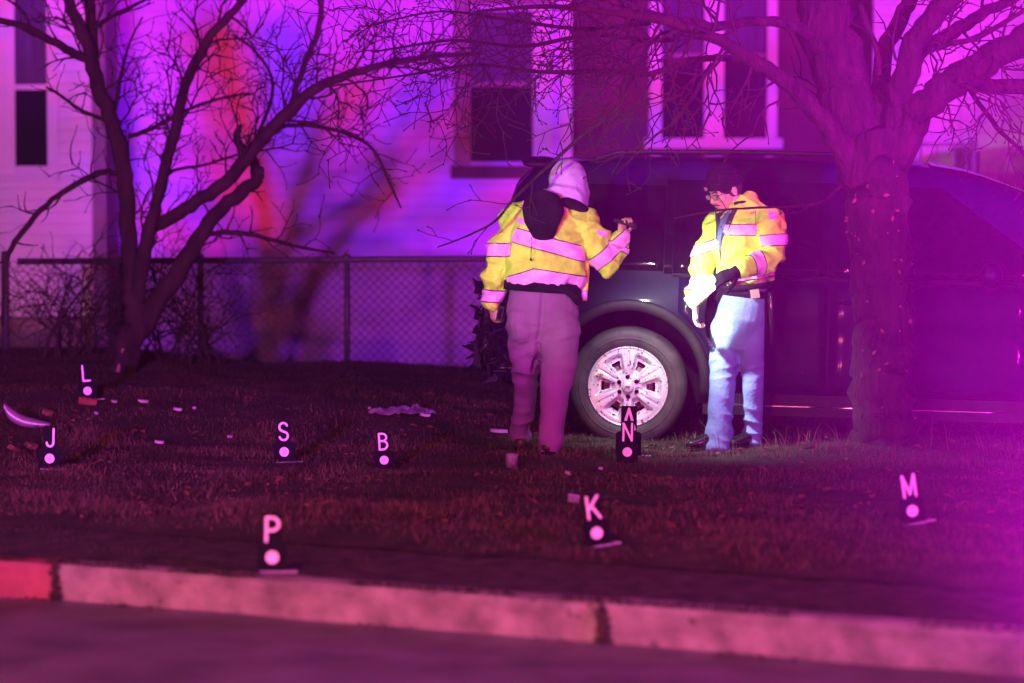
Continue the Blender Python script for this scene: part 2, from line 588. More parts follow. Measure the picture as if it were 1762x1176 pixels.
# grass blades: numpy for speed, thin on bare patches
def blades(name, m, n, box, hmin, hmax, wid, dens, lean=0.5):
    x0, x1, y0, y1 = box
    P = []
    tries = 0
    while len(P) < n and tries < n * 6:
        tries += 1
        x, y = random.uniform(x0, x1), random.uniform(y0, y1)
        if abs(x) > 0.168 * y + 0.5:
            continue
        if random.random() < dens(x, y):
            P.append((x, y, ground_z(x, y) - 0.006))
    P = np.array(P)
    n = len(P)
    patch = np.array([0.75 + 0.8 * nse(q[0] * 2.1, q[1] * 1.6, 13) for q in P])
    h = rng.uniform(hmin, hmax, n) * (0.6 + 0.8 * rng.random(n)) * np.clip(patch, .35, 1.4)
    a = rng.uniform(0, 2 * np.pi, n)
    wv = np.stack([np.cos(a), np.sin(a), np.zeros(n)], 1) * wid * rng.uniform(0.6, 1.3, (n, 1))
    b = rng.uniform(0, 2 * np.pi, n)
    l = rng.uniform(0.1, 1.0, n) * lean
    tip = np.stack([np.cos(b) * l * h, np.sin(b) * l * h, h * np.sqrt(1 - 0.5 * l * l)], 1)
    mid = tip * np.array([0.4, 0.4, 0.6])
    V = np.empty((n, 5, 3))
    V[:, 0] = P - wv
    V[:, 1] = P + wv
    V[:, 2] = P + mid + wv * 0.7
    V[:, 3] = P + mid - wv * 0.7
    V[:, 4] = P + tip
    me = bpy.data.meshes.new(name)
    me.vertices.add(n * 5)
    me.vertices.foreach_set('co', V.ravel())
    base = np.arange(n) * 5
    idx = np.stack([base, base + 1, base + 2, base + 3, base + 3, base + 2, base + 4], 1).ravel()
    me.loops.add(n * 7)
    me.loops.foreach_set('vertex_index', idx.astype(np.int32))
    me.polygons.add(n * 2)
    st = np.stack([np.arange(n) * 7, np.arange(n) * 7 + 4], 1).ravel()
    me.polygons.foreach_set('loop_start', st.astype(np.int32))
    me.update(calc_edges=True)
    me.validate()
    me.materials.append(m)
    o = link(bpy.data.objects.new(name, me))
    o['kind'] = 'stuff'
    return o


def d_grass(x, y):
    d = kerb_dist(x, y)
    if d < 1.15:
        return 0.0
    e = sstep(1.15, 1.6, d + 0.35 * nse(x * 2, y * 2, 9))
    p = 0.5 + 0.9 * nse(x * 1.3, y * 0.9, 4) + 0.5 * nse(x * 4, y * 3, 5)
    far = 1.0 if y < 20.5 else 0.7
    return max(0.14 + 0.3 * math.exp(-((y - 18.3) / 0.7) ** 2), min(1, p)) * e * far


blades('grass', M['grass'], 240000, (-4.4, 4.6, 12.6, 26), 0.015, 0.042, 0.0022, d_grass, 0.9)
blades('straw_grass', M['straw'], 60000, (-4.0, 4.4, 12.6, 22), 0.02, 0.055, 0.002,
       lambda x, y: d_grass(x, y) * max(0, min(1, 0.35 + 1.3 * nse(x * 1.7, y * 1.7, 31))) + 0.5 * d_grass(x, y) ** .5 * math.exp(-((kerb_dist(x, y) - 2.1) / 0.75) ** 2) * (.6 + .6 * nse(x * 2, y * 2, 41)), 0.9)
blades('verge_weeds', M['grass'], 7000, (-3.2, 2.8, 11, 16), 0.015, 0.04, 0.002,
       lambda x, y: (0.3 if 0.2 < kerb_dist(x, y) < 1.3 and nse(x * 3, y * 3, 2) > 0.1 else 0), 0.9)
# tall dry stalks round the foot of the big tree
blades('dry_stalks', M['straw'], 240, (1.0, 3.8, 18.6, 19.9), 0.07, 0.22, 0.0022,
       lambda x, y: max(0, min(1, 0.1 + nse(x * 3, y * 3, 8))) + math.exp(-((x - 1.75) / 0.25) ** 2) * .6, 0.9)

# leaf litter, uncountable
mb = MB()
for i in range(900):
    y = random.uniform(14.5, 22)
    x = random.uniform(-0.17 * y, 0.17 * y)
    if kerb_dist(x, y) < 1.0 or nse(x * .9, y * .9, 17) < -0.15:
        continue
    p = Vector((x, y, ground_z(x, y) + random.uniform(0.005, 0.03)))
    a = random.uniform(0, 6.28)
    l = random.uniform(0.012, 0.035)
    u = Vector((math.cos(a), math.sin(a), random.uniform(-.4, .4))) * l
    v = Vector((-math.sin(a), math.cos(a), random.uniform(-.5, .5))) * l * 0.55
    mb.add([p - u, p + v + Vector((0, 0, .006)), p + u, p - v + Vector((0, 0, .006))], [(0, 1, 2), (0, 2, 3)])
o = mb.build('leaf_litter', M['leaf'])
o['kind'] = 'stuff'

# ------------------------------------------------------------------ houses
def board_wall(root, px0, px1, Y, m, z0, z1, pitch=0.115, thick=0.026):
    x0, x1 = at(px0, 400, Y).x, at(px1, 400, Y).x
    mb = MB()
    # one clapboard: lower edge proud, upper edge tucked under the next
    L = x1 - x0
    mb.add([(0, 0, 0), (L, 0, 0), (L, 0, pitch - .003), (0, 0, pitch - .003), (0, -thick, 0), (L, -thick, 0), (L, -0.006, pitch - .003), (0, -0.006, pitch - .003)],
           [(4, 5, 6, 7), (0, 1, 5, 4), (0, 4, 7, 3), (1, 2, 6, 5), (0, 3, 2, 1), (3, 7, 6, 2)])
    me = mb.mesh('siding_board')
    me.materials.append(m)
    fix_normals(me)
    o0 = parent_origin(root)
    z = z0
    while z < z1:
        o = bpy.data.objects.new('siding_board', me)
        o.location = Vector((x0, Y + random.uniform(-.001, .001), z)) - o0
        link(o, root)
        z += pitch
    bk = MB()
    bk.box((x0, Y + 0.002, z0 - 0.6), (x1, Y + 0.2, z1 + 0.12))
    bk.build('wall_core', M['gap_shade'], root)


def px_box(mb, x0, y0, x1, y1, Y, front, back):
    a, b = at(x0, y1, Y), at(x1, y0, Y)
    mb.box((a.x, Y - front, a.z), (b.x, Y + back, b.z))


def part_box(name, m, root, x0, y0, x1, y1, Y, front, back):
    mb = MB()
    px_box(mb, x0, y0, x1, y1, Y, front, back)
    return mb.build(name, m, root)


# left house
YL = 29.0
hl = thing('house', 'pale clapboard house at the left edge with narrow sash window', 'house', at(-150, 600, YL))
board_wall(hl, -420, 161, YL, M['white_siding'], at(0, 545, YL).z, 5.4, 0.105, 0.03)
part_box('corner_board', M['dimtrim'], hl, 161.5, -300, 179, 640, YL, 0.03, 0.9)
part_box('foundation', M['foundation'], hl, -420, 549, 161, 680, YL, 0.012, 0.1)
wn_ = part_box('window', M['glass'], hl, 22, -120, 86, 288, YL, 0.036, -0.031)
part_box('curtain', M['curtain'], wn_, 26, -120, 82, 146, YL, 0.041, -0.037)
part_box('side_casing', M['trim'], wn_, 3, -140, 24.5, 291, YL, 0.06, -0.001)
part_box('side_casing', M['trim'], wn_, 83.5, -140, 99, 291, YL, 0.06, -0.001)
part_box('meeting_rail', M['trim'], wn_, 25, 146, 83, 155, YL, 0.055, -0.001)
part_box('bottom_rail', M['trim'], wn_, 25, 286, 83, 298, YL, 0.055, -0.001)
part_box('sill', M['trim'], wn_, -4, 299, 103, 312, YL, 0.09, -0.001)

# lavender house in the middle
YM = 31.0
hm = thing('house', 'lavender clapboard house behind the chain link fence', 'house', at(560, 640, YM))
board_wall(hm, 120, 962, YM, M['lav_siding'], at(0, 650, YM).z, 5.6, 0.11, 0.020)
part_box('corner_board', M['trim'], hm, 962.5, -300, 985, 650, YM, 0.03, 0.2)
wn_ = part_box('window', M['glass'], hm, 808, 20, 920, 279, YM, 0.024, -0.0205)
part_box('side_casing', M['dimtrim'], wn_, 781, 10, 809.5, 284, YM, 0.05, -0.001)  # left casing coloured darker for the shadow lying on this window
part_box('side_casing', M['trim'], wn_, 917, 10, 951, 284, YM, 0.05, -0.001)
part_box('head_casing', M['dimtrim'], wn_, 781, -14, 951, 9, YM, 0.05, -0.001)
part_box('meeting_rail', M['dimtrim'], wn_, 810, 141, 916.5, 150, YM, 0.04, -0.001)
part_box('upper_pane', M['curtain'], wn_, 811, 22, 916, 140.5, YM, 0.028, -0.0245)
part_box('sill', M['red_siding'], wn_, 776, 285, 956, 308, YM, 0.08, -0.001)  # dark red here puts the shadow band into the sill's colour

# dark red house
YD = 31.3
hd = thing('house', 'dark red sided house with white trimmed double window behind the car', 'house', at(1230, 640, YD))
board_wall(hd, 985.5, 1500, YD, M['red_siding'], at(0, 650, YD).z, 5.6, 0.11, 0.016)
wn_ = part_box('double_window', M['glass'], hd, 1136, -60, 1320, 242, YD, 0.026, -0.0205)
part_box('side_casing', M['trim'], wn_, 1117, -80, 1139, 238, YD, 0.05, -0.001)
part_box('mullion', M['trim'], wn_, 1211, -80, 1246, 238, YD, 0.05, -0.001)
part_box('side_casing', M['trim'], wn_, 1319, -80, 1338, 238, YD, 0.05, -0.001)
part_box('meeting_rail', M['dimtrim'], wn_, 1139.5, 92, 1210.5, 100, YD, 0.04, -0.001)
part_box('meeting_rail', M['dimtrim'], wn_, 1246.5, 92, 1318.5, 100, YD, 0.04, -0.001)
part_box('curtain', M['curtain'], wn_, 1141, -60, 1209, 91, YD, 0.03, -0.0265)
part_box('curtain', M['curtain'], wn_, 1248, -60, 1317, 91, YD, 0.03, -0.0265)
part_box('sill', M['trim'], wn_, 1108, 238.5, 1346, 256, YD, 0.08, -0.001)

# right house with steps and railing
YR = 30.4
hr = thing('house', 'white clapboard house behind the big tree at the right', 'house', at(1640, 640, YR))
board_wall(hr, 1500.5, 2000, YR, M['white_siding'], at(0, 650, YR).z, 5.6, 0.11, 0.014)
part_box('corner_board', M['trim'], hr, 1646, -300, 1658, 650, YR, 0.035, -0.001)
YS = 28.2
st = thing('porch_steps', 'brown masonry side of porch steps beside white house', 'steps', at(1740, 620, YS))
part_box('side_wall', M['stair'], st, 1683, 262, 2000, 680, YS, 0.0, 1.6)
part_box('coping', M['foundation'], st, 1679, 253, 2003, 261.5, YS, 0.04, 1.64)
rl = thing('railing', 'dark iron railing with thin balusters above the car hood', 'railing', at(1610, 620, YS))
part_box('top_rail', M['iron'], rl, 1552, 246, 1682, 252, YS, 0.02, 0.02)
part_box('bottom_rail', M['iron'], rl, 1552, 330, 1682, 335, YS, 0.015, 0.015)
for x in (1556, 1584, 1612, 1640, 1662):
    part_box('baluster', M['iron'], rl, x - 2, 252.2, x + 2, 329.8, YS, 0.01, 0.01)
part_box('post', M['iron'], rl, 1668, 240, 1680, 640, YS - 0.06, 0.025, 0.025)
part_box('post', M['iron'], rl, 1544, 240, 1551, 640, YS - 0.06, 0.025, 0.025)

# ------------------------------------------------------------------ chain link fence
YF = 24.6
zt = at(400, 446, YF).z
fn = thing('chain_link_fence', 'low chain link fence in front of the lavender house', 'fence', at(400, 632, YF))
xa, xb = at(30, 446, YF).x, at(1500, 446, YF).x
mb = MB()
mb.tube([(xa, YF, zt - 0.02), (xb, YF, zt + 0.02)], [0.024, 0.024], 10)
mb.build('top_rail', M['galv'], fn, True)
for px in (345, 597, 850, 1100, 1350):
    x = at(px, 500, YF).x
    mb = MB()
    z0 = ground_z(x, YF) - 0.05
    mb.tube([(x, YF, z0), (x, YF, zt + 0.0)], [0.024, 0.024], 10)
    mb.ball((x, YF, zt + 0.01), 0.034, None, 10, 6)
    mb.build('post', M['galv'], fn, True)
gp = MB()
x = at(9, 500, YF).x
gp.tube([(x, YF, ground_z(x, YF) - .05), (x, YF, zt + 0.06)], [0.032, 0.032], 10)
gp.build('post', M['galv'], fn, True)
mb = MB()
xg, sp = at(9, 500, YF).x, 0.058
z0, z1 = 0.12, zt - 0.01
H = z1 - z0
xx = xg - H
while xx < xb:
    for sgn, yo in ((1, -0.03), (-1, -0.022)):
        xs0, xs1 = (xx, xx + H) if sgn > 0 else (xx + H, xx)
        za, zb = z0, z1
        # clip to the fence's ends
        def clip(xa_, za_, xb_, zb_, lim, left):
            return xa_, za_, xb_, zb_
        lo_t, hi_t = 0.0, 1.0
        dx = xs1 - xs0
        for lim, ge in ((xg, True), (xb, False)):
            t = (lim - xs0) / dx
            if (ge and dx > 0) or (not ge and dx < 0):
                lo_t = max(lo_t, t)
            else:
                hi_t = min(hi_t, t)
        if hi_t - lo_t > 0.02:
            p = Vector((xs0 + dx * lo_t, YF + yo, za + H * lo_t))
            q = Vector((xs0 + dx * hi_t, YF + yo, za + H * hi_t))
            mb.tube([p, q], [0.0028, 0.0028], 4)
    xx += sp * 1.414 / 1.414 * 1.2
o = mb.build('wire_mesh', M['wire'], fn)
o['kind'] = 'stuff'

# ------------------------------------------------------------------ trees
def limb_pts(path, Y, dY=0.0, sub=5):
    """path = [(px, py, radius in px[, extra depth])]"""
    full = []
    for i, p in enumerate(path):
        e = p[3] if len(p) > 3 else dY * i / max(1, len(path) - 1)
        w = at(p[0], p[1], Y + e)
        full.append((w.x, w.y, w.z, p[2] * (Y + e) / F))
    sp = spline(full, sub)
    pts = [Vector(q[:3]) for q in sp]
    rad = [max(0.002, q[3]) for q in sp]
    for i in range(1, len(pts) - 1):
        j = rad[i] * 0.12
        pts[i] += Vector((random.gauss(0, j), random.gauss(0, j), random.gauss(0, j)))
    return pts, rad


def limb(root, path, Y, m, dY=0.0, name='limb', n=10, sub=5):
    pts, rad = limb_pts(path, Y, dY, sub)
    mb = MB()
    k = len(mb.v)
    mb.tube(pts, rad, n, Vector((0.2, 1, 0.1)))
    mb.v = [tuple(Vector(v) + (Vector(v) - pts[min(len(pts) - 1, i // n)]) * (0.14 * nse(v[0] * 9, v[1] * 9, v[2] * 5))) for i, v in enumerate(mb.v)]
    mb.build(name, m, root, True)
    return pts, rad


def grow(mb, p, d, length, r, level, up=0.15, flat=0.55, bud=True, dens=1.0):
    """a crooked twig with side twigs"""
    n = max(3, int(length / (0.05 if level > 0 else 0.04)))
    n = min(n, 9)
    seg = length / n
    pts, rad = [p.copy()], [r]
    d = d.normalized()
    kids = []
    for i in range(n):
        d = d + Vector((random.gauss(0, .22), random.gauss(0, .22) * flat, random.gauss(0, .22) + up * 0.3))
        d.normalize()
        p = p + d * seg
        pts.append(p.copy())
        rad.append(max(0.0024, r * (1 - 0.70 * (i + 1) / n)))
        if level > 0 and i > 0 and random.random() < 0.62 * dens:
            kids.append((p.copy(), d.copy(), i))
    mb.tube(pts, rad, 5 if r > 0.006 else 4, Vector((0.3, 1, 0.2)))
    if bud:
        t = (pts[-1] - pts[-2]).normalized()
        mb.tube([pts[-1] - t * .004, pts[-1] + t * .006, pts[-1] + t * .016], [0.002, 0.0045, 0.001], 4)
    side = random.choice((-1, 1))
    for q, dd, i in kids:
        side = -side
        ax = Vector((random.gauss(0, .3), 1, random.gauss(0, .3)))
        a = side * random.uniform(0.55, 1.15)
        nd = Matrix.Rotation(a, 3, ax.normalized()) @ dd
        nd.y = nd.y * flat + random.gauss(0, .25)
        nd.z += up
        grow(mb, q, nd, length * random.uniform(0.35, 0.65), max(0.0033, r * 0.62), level - 1, up, flat, bud, dens)


def sprout(mb, pts, rad, every, length, level, t0=0.15, up=0.15, r=None, flat=0.55, dens=1.0, side=None):
    """twigs all along a limb"""
    acc, k = 0.0, random.choice((-1, 1))
    L = sum((pts[i + 1] - pts[i]).length for i in range(len(pts) - 1))
    s = 0
    for i in range(len(pts) - 1):
        sl = (pts[i + 1] - pts[i]).length
        s += sl
        acc += sl
        if s / L < t0 or acc < every * random.uniform(0.6, 1.4):
            continue
        acc = 0
        k = -k
        d = (pts[i + 1] - pts[i]).normalized()
        a = (side if side else k) * random.uniform(0.6, 1.3)
        nd = Matrix.Rotation(a, 3, Vector((random.gauss(0, .4), 1, random.gauss(0, .4))).normalized()) @ d
        nd.y = nd.y * flat + random.gauss(0, .3)
        nd.z += up
        rr = r or min(rad[i] * 0.45, 0.011)
        grow(mb, pts[i] - d * 0.0, nd, length * random.uniform(0.55, 1.25), rr, level, up, flat, True, dens)


# --- the smaller many-stemmed tree at the left
YT = 23.3
lt = thing('bare_tree', 'bare many stemmed tree in front of the fence', 'tree', on_ground(205, 690))
tw = MB()
limb(lt, [(196, 712, 26), (203, 676, 20), (216, 622, 21), (233, 568, 24), (243, 520, 17)], YT, M['bark'], name='trunk', n=14)
A, Ar = limb(lt, [(236, 566, 17), (226, 500, 15), (223, 430, 15), (219, 350, 15), (210, 275, 15), (193, 210, 14), (168, 145, 13), (148, 75, 12), (118, 5, 10), (95, -60, 9)], YT, M['bark'])
A2, A2r = limb(lt, [(168, 140, 8), (160, 90, 9), (156, 40, 10), (148, -40, 8)], YT, M['bark'], 0.2)
B, Br = limb(lt, [(236, 565, 13), (240, 480, 13), (252, 420, 13), (270, 350, 11), (287, 280, 10), (303, 215, 10), (325, 130, 9), (365, 60, 8), (410, 8, 7), (450, -40, 6)], YT, M['bark'], -0.3)
C1, C1r = limb(lt, [(262, 392, 11), (300, 372, 12), (350, 340, 12), (400, 300, 12), (440, 252, 12), (490, 200, 11), (545, 152, 9), (620, 122, 7), (720, 100, 5), (830, 92, 3)], YT, M['bark'], -0.8)
C2, C2r = limb(lt, [(242, 575, 15), (270, 522, 17), (320, 445, 15), (370, 372, 13), (410, 336, 12), (443, 310, 10), (447, 292, 9)], YT, M['bark'], -0.2)
limb(lt, [(440, 312, 9), (438, 285, 9), (428, 262, 8)], YT, M['bark'], 0, n=8)
limb(lt, [(428, 268, 9), (412, 250, 8), (407, 232, 7), (416, 216, 4)], YT, M['bark'], 0, n=8)
D1, D1r = limb(lt, [(160, 108, 8), (120, 88, 8), (80, 66, 7), (30, 42, 6), (-60, 25, 5)], YT, M['bark'], -0.5)
D2, D2r = limb(lt, [(200, 298, 5), (175, 297, 5.5), (130, 318, 5.5), (80, 352, 5), (42, 395, 5), (18, 430, 5), (8, 470, 4), (4, 560, 3)], YT, M['bark'], -0.4)
E1, E1r = limb(lt, [(498, 190, 5), (510, 150, 5), (530, 95, 5), (548, 50, 5), (556, -20, 4)], YT, M['bark'], -0.2)
E2, E2r = limb(lt, [(352, 404, 4), (400, 400, 4.5), (450, 408, 4), (510, 424, 3), (575, 436, 2)], YT, M['bark'], -0.3)
E3, E3r = limb(lt, [(470, 218, 4), (530, 216, 4), (590, 228, 3.6), (640, 255, 3), (668, 310, 2.5), (690, 358, 1.6)], YT, M['bark'], -0.5)
E4, E4r = limb(lt, [(190, 208, 4), (200, 175, 4), (210, 120, 3), (225, 70, 2), (245, 30, 1.6)], YT, M['bark'], 0.4)
E5, E5r = limb(lt, [(222, 236, 4), (260, 222, 4), (310, 195, 3), (370, 172, 2.6), (430, 160, 1.6)], YT, M['bark'], 0.5)
E6, E6r = limb(lt, [(160, 50, 4), (190, 30, 4), (230, 10, 3), (290, -20, 2)], YT, M['bark'], -0.3)
E7, E7r = limb(lt, [(258, 380, 3.5), (290, 300, 3), (350, 285, 2.5), (420, 262, 2), (470, 240, 1.5)], YT, M['bark'], 0.4)
E8, E8r = limb(lt, [(176, 205, 3.5), (140, 190, 3.2), (105, 165, 2.8), (80, 150, 2)], YT, M['bark'], -0.4)
E9, E9r = limb(lt, [(440, 245, 3.5), (470, 150, 3), (440, 90, 2.6), (400, 60, 2)], YT, M['bark'], 0.4)
for pts, rad, ev, ln, lv, t0 in ((A, Ar, .11, .42, 2, .3), (A2, A2r, .12, .35, 2, .1), (B, Br, .10, .45, 2, .22), (C1, C1r, .05, .46, 2, .25), (D1, D1r, .13, .35, 1, .1),
                                 (D2, D2r, .2, .28, 1, .3), (E1, E1r, .07, .35, 2, .1), (E2, E2r, .07, .28, 2, .1), (E3, E3r, .08, .25, 1, .1), (E4, E4r, .06, .26, 2, .1),
                                 (E5, E5r, .055, .28, 2, .1), (E6, E6r, .08, .3, 1, .1), (C2, C2r, .3, .25, 1, .3), (E7, E7r, .06, .26, 2, .1), (E8, E8r, .08, .24, 1, .2), (E9, E9r, .07, .28, 2, .1)):
    sprout(tw, pts, rad, ev, ln, lv, t0, up=0.22)
o = tw.build('twigs', M['twig'], lt)
o['kind'] = 'stuff'
# torn bark showing pale wood
for path in ([(266, 372, 1.5), (268, 345, 3.5), (266, 318, 2)], [(197, 668, 1.5), (203, 640, 3), (212, 600, 1.5)]):
    pts, rad = limb_pts(path, YT - 0.085)
    mb = MB()
    mb.tube(pts, [(r, r * .5) for r in rad], 6)
    mb.build('torn_bark', M['wood'], lt)

# --- the big tree at the right
YB = 19.0
bt = thing('street_tree', 'thick trunked bare tree standing in front of the car', 'tree', on_ground(1522, 788))
tw = MB()
limb(bt, [(1524, 812, 66), (1523, 785, 58), (1521, 740, 53), (1521, 640, 50), (1519, 540, 50), (1516, 440, 52), (1508, 350, 54), (1502, 290, 55), (1502, 240, 50)], YB, M['bark2'], name='trunk', n=22, sub=6)
T1, T1r = limb(bt, [(1490, 300, 42), (1472, 220, 46), (1450, 140, 46), (1425, 50, 46), (1408, -40, 44), (1395, -140, 40)], YB, M['bark2'], 0.2, n=16)
T2, T2r = limb(bt, [(1520, 290, 30), (1516, 210, 24), (1516, 140, 17), (1528, 75, 15), (1556, 20, 14), (1590, -60, 13)], YB, M['bark2'], 0.25, n=12)
T2b, T2br = limb(bt, [(1532, 270, 30), (1548, 190, 24), (1560, 120, 22), (1580, 60, 20), (1640, -10, 18), (1700, -70, 15)], YB, M['bark2'], -0.3, n=12)
T2c, T2cr = limb(bt, [(1560, 130, 14), (1590, 88, 13), (1640, 55, 12), (1700, 20, 10), (1780, -20, 8)], YB, M['bark2'], 0.3)
T3, T3r = limb(bt, [(1520, 320, 34), (1548, 250, 32), (1582, 190, 28), (1640, 140, 26), (1710, 98, 25), (1790, 45, 23), (1880, -20, 20)], YB, M['bark2'], -0.3, n=14)
T4, T4r = limb(bt, [(1478, 310, 24), (1435, 232, 20), (1390, 178, 17), (1340, 132, 14), (1285, 98, 12), (1225, 62, 10), (1140, 36, 8), (1040, 20, 6), (930, 12, 4), (820, 20, 2.5)], YB, M['bark2'], -0.9)
T5, T5r = limb(bt, [(1395, 60, 11), (1350, 40, 10), (1290, 38, 8), (1225, 46, 8), (1150, 30, 6), (1060, 5, 5), (960, -25, 4)], YB, M['bark2'], -0.5)
T6, T6r = limb(bt, [(1300, 106, 6), (1240, 100, 6), (1180, 106, 5.5), (1120, 128, 5), (1040, 122, 4.5), (930, 124, 3.6), (820, 112, 2.8), (700, 130, 2), (560, 150, 1.4)], YB, M['bark2'], -0.4)
T7, T7r = limb(bt, [(1455, 318, 4), (1440, 326, 3), (1415, 348, 2.4), (1360, 356, 2.2), (1290, 358, 2.0), (1225, 364, 1.6), (1160, 376, 1.2)], YB, M['bark2'], -0.7)
T8, T8r = limb(bt, [(1090, 130, 4), (1060, 190, 3.6), (1000, 235, 3.2), (940, 290, 3), (885, 342, 2.6), (850, 382, 2.2), (800, 408, 1.8), (752, 426, 1.2)], YB, M['bark2'], -0.3)
T9, T9r = limb(bt, [(1225, 110, 4), (1190, 170, 3), (1160, 210, 2.6), (1120, 240, 2), (1060, 300, 1.4)], YB, M['bark2'], -0.5)
T10, T10r = limb(bt, [(1660, 140, 5), (1690, 185, 4.5), (1720, 225, 4), (1760, 262, 3.4), (1800, 300, 2.5)], YB, M['bark2'], -0.3)
T11, T11r = limb(bt, [(1560, 90, 6), (1620, 80, 5), (1690, 60, 5), (1760, 20, 4)], YB, M['bark2'], -0.4)
T12, T12r = limb(bt, [(1525, 165, 3.5), (1560, 90, 3), (1550, 220, 2)][0:1] + [(1550, 200, 3), (1552, 150, 2.6), (1566, 100, 2.2), (1580, 60, 2)], YB, M['bark2'], -0.25)
T13, T13r = limb(bt, [(1480, 10, 5), (1492, 45, 5), (1510, 90, 5), (1512, 130, 6)][::-1], YB, M['bark2'], 0.1)
T14, T14r = limb(bt, [(1230, 60, 5), (1120, 70, 4.5), (1020, 60, 4), (900, 80, 3.4), (780, 70, 2.6), (640, 90, 1.6)], YB, M['bark2'], -0.2)
T15, T15r = limb(bt, [(1120, 40, 4), (1000, 50, 3.5), (880, 35, 3), (760, 20, 2), (650, 40, 1.4)], YB, M['bark2'], 0.3)
# the side of the crown beyond the right edge of the picture
XR = []
for path, e in (([(1640, 140, 14), (1760, 150, 13), (1900, 130, 12), (2050, 150, 9), (2250, 120, 6)], -.5), ([(1790, 45, 18), (1950, 20, 15), (2150, -60, 11), (2400, -110, 7)], -.2),
                ([(1790, 60, 12), (1900, 190, 10), (2020, 260, 8), (2180, 300, 5)], .3),
                ([(1950, 20, 10), (2060, 60, 8), (2230, 40, 6), (2420, 60, 4)], .3)):
    p_, r_ = limb(bt, path, YB, M['bark2'], e)
    XR.append((p_, r_, .16, .45, 2, .25))
for pts, rad, ev, ln, lv, t0 in tuple(XR) + ((T1, T1r, .5, .5, 1, .3), (T2, T2r, .3, .35, 1, .4), (T2b, T2br, .22, .4, 2, .4), (T2c, T2cr, .12, .36, 2, .2), (T3, T3r, .14, .42, 2, .35), (T4, T4r, .085, .5, 2, .4),
                                 (T5, T5r, .14, .45, 2, .3), (T6, T6r, .055, .45, 2, .15), (T8, T8r, .22, .22, 1, .1), (T9, T9r, .2, .25, 1, .1), (T10, T10r, .08, .3, 1, .1),
                                 (T11, T11r, .09, .35, 2, .1), (T12, T12r, .1, .15, 1, .1), (T7, T7r, .5, .16, 1, .3), (T14, T14r, .055, .45, 2, .1), (T15, T15r, .06, .42, 2, .1)):
    sprout(tw, pts, rad, ev, ln, lv, t0, up=0.02, flat=0.45)
sprout(tw, T4, T4r, .22, .42, 1, .25, up=-0.2, side=-1)
sprout(tw, T3, T3r, .16, .42, 2, .3, up=-0.35, side=1)
o = tw.build('twigs', M['twig'], bt)
o['kind'] = 'stuff'
# dry ivy leaves clinging to the bark, each a leaf of its own
lf = MB()
lf.add([(-.012, 0, 0), (0, -.004, .016), (.012, 0, 0), (.006, -.006, -.012), (0, -.003, -.02), (-.006, -.006, -.012), (0, -.008, 0)],
       [(0, 1, 6), (1, 2, 6), (2, 3, 6), (3, 4, 6), (4, 5, 6), (5, 0, 6)])
lms = []
for m_ in (M['leafpale'], M['leaf'], M['bark']):
    me = lf.mesh('dry_leaf')
    me.materials.append(m_)
    lms.append(me)
o0 = parent_origin(bt)
for i in range(70):
    py = random.uniform(270, 770)
    a = random.uniform(-1.2, 1.2)
    rr = 53 if py > 300 else 55
    cx = 1521 if py > 440 else 1505
    c = at(cx, py, YB)
    r = rr * YB / F + 0.008
    p = c + Vector((math.sin(a) * r, -math.cos(a) * r, 0))
    o = bpy.data.objects.new('leaf', random.choice(lms[:2] if i % 4 == 0 else lms[1:]))
    o.location = p - o0
    s = random.uniform(0.45, 1.15)
    o.scale = (s, s, s * random.uniform(.8, 1.4))
    o.rotation_euler = (random.gauss(0, .5), random.uniform(0, 6.28), a + random.gauss(0, .4))
    link(o, bt)

# --- tangled bare shrub against the fence
sh = thing('bare_shrub', 'tangled bare shrub against the fence behind the left tree', 'shrub', on_ground(230, 640))
mb = MB()
for i in range(46):
    px = random.choice([random.gauss(215, 50), random.gauss(330, 28), random.gauss(150, 30)])
    b = on_ground(px, 655)
    Yb = 24.1 + random.uniform(-.15, .15)
    p = Vector((at(px, 640, Yb).x, Yb, ground_z(b.x, Yb)))
    d = Vector((random.gauss(0, .55), random.gauss(0, .15), 1))
    grow(mb, p, d, random.uniform(.35, .85), random.uniform(.006, .011), 2, 0.05, 0.35, True, 0.95)
o = mb.build('twigs', M['twig'], sh)
o['kind'] = 'stuff'
# low dead stems leaning from the shrub to the left
mb = MB()
for path in ([(70, 640, 3), (90, 570, 3), (125, 520, 2.6), (160, 480, 2)], [(95, 650, 2.6), (98, 590, 2.4), (108, 520, 2), (125, 478, 1.5)], [(120, 620, 2.4), (150, 560, 2.4), (190, 500, 2)]):
    pts, rad = limb_pts(path, 24.0)
    mb.tube(pts, rad, 6)
    sprout(mb, pts, rad, .12, .2, 1, .2)
mb.build('stem', M['twig'], sh)

# ------------------------------------------------------------------ the dark car
CARO = Vector((at(1077, 770, 20.02).x, 20.02, 0.0))
car = thing('car', 'dark wet crossover car with bright alloy wheel parked across the lawn', 'car', CARO, (0, R(1.4), R(-5)))
WID = 1.96
ZU = [-0.95, -0.92, -0.86, -0.76, -0.64, -0.5, 0.0, 0.8, 1.35, 1.75, 2.1, 2.5, 2.9, 3.2, 3.6, 3.9, 4.08, 4.14]
ZT = [0.92, 1.08, 1.32, 1.62, 1.74, 1.765, 1.80, 1.815, 1.81, 1.80, 1.745, 1.61, 1.42, 1.26, 1.13, 1.06, 0.96, 0.80]
ZB = [0.50, 0.42, 0.38, 0.35, 0.33, 0.32, 0.27, 0.25, 0.25, 0.25, 0.25, 0.25, 0.25, 0.25, 0.25, 0.28, 0.36, 0.45]


def top_z(u):
    return float(np.interp(u, ZU, ZT))


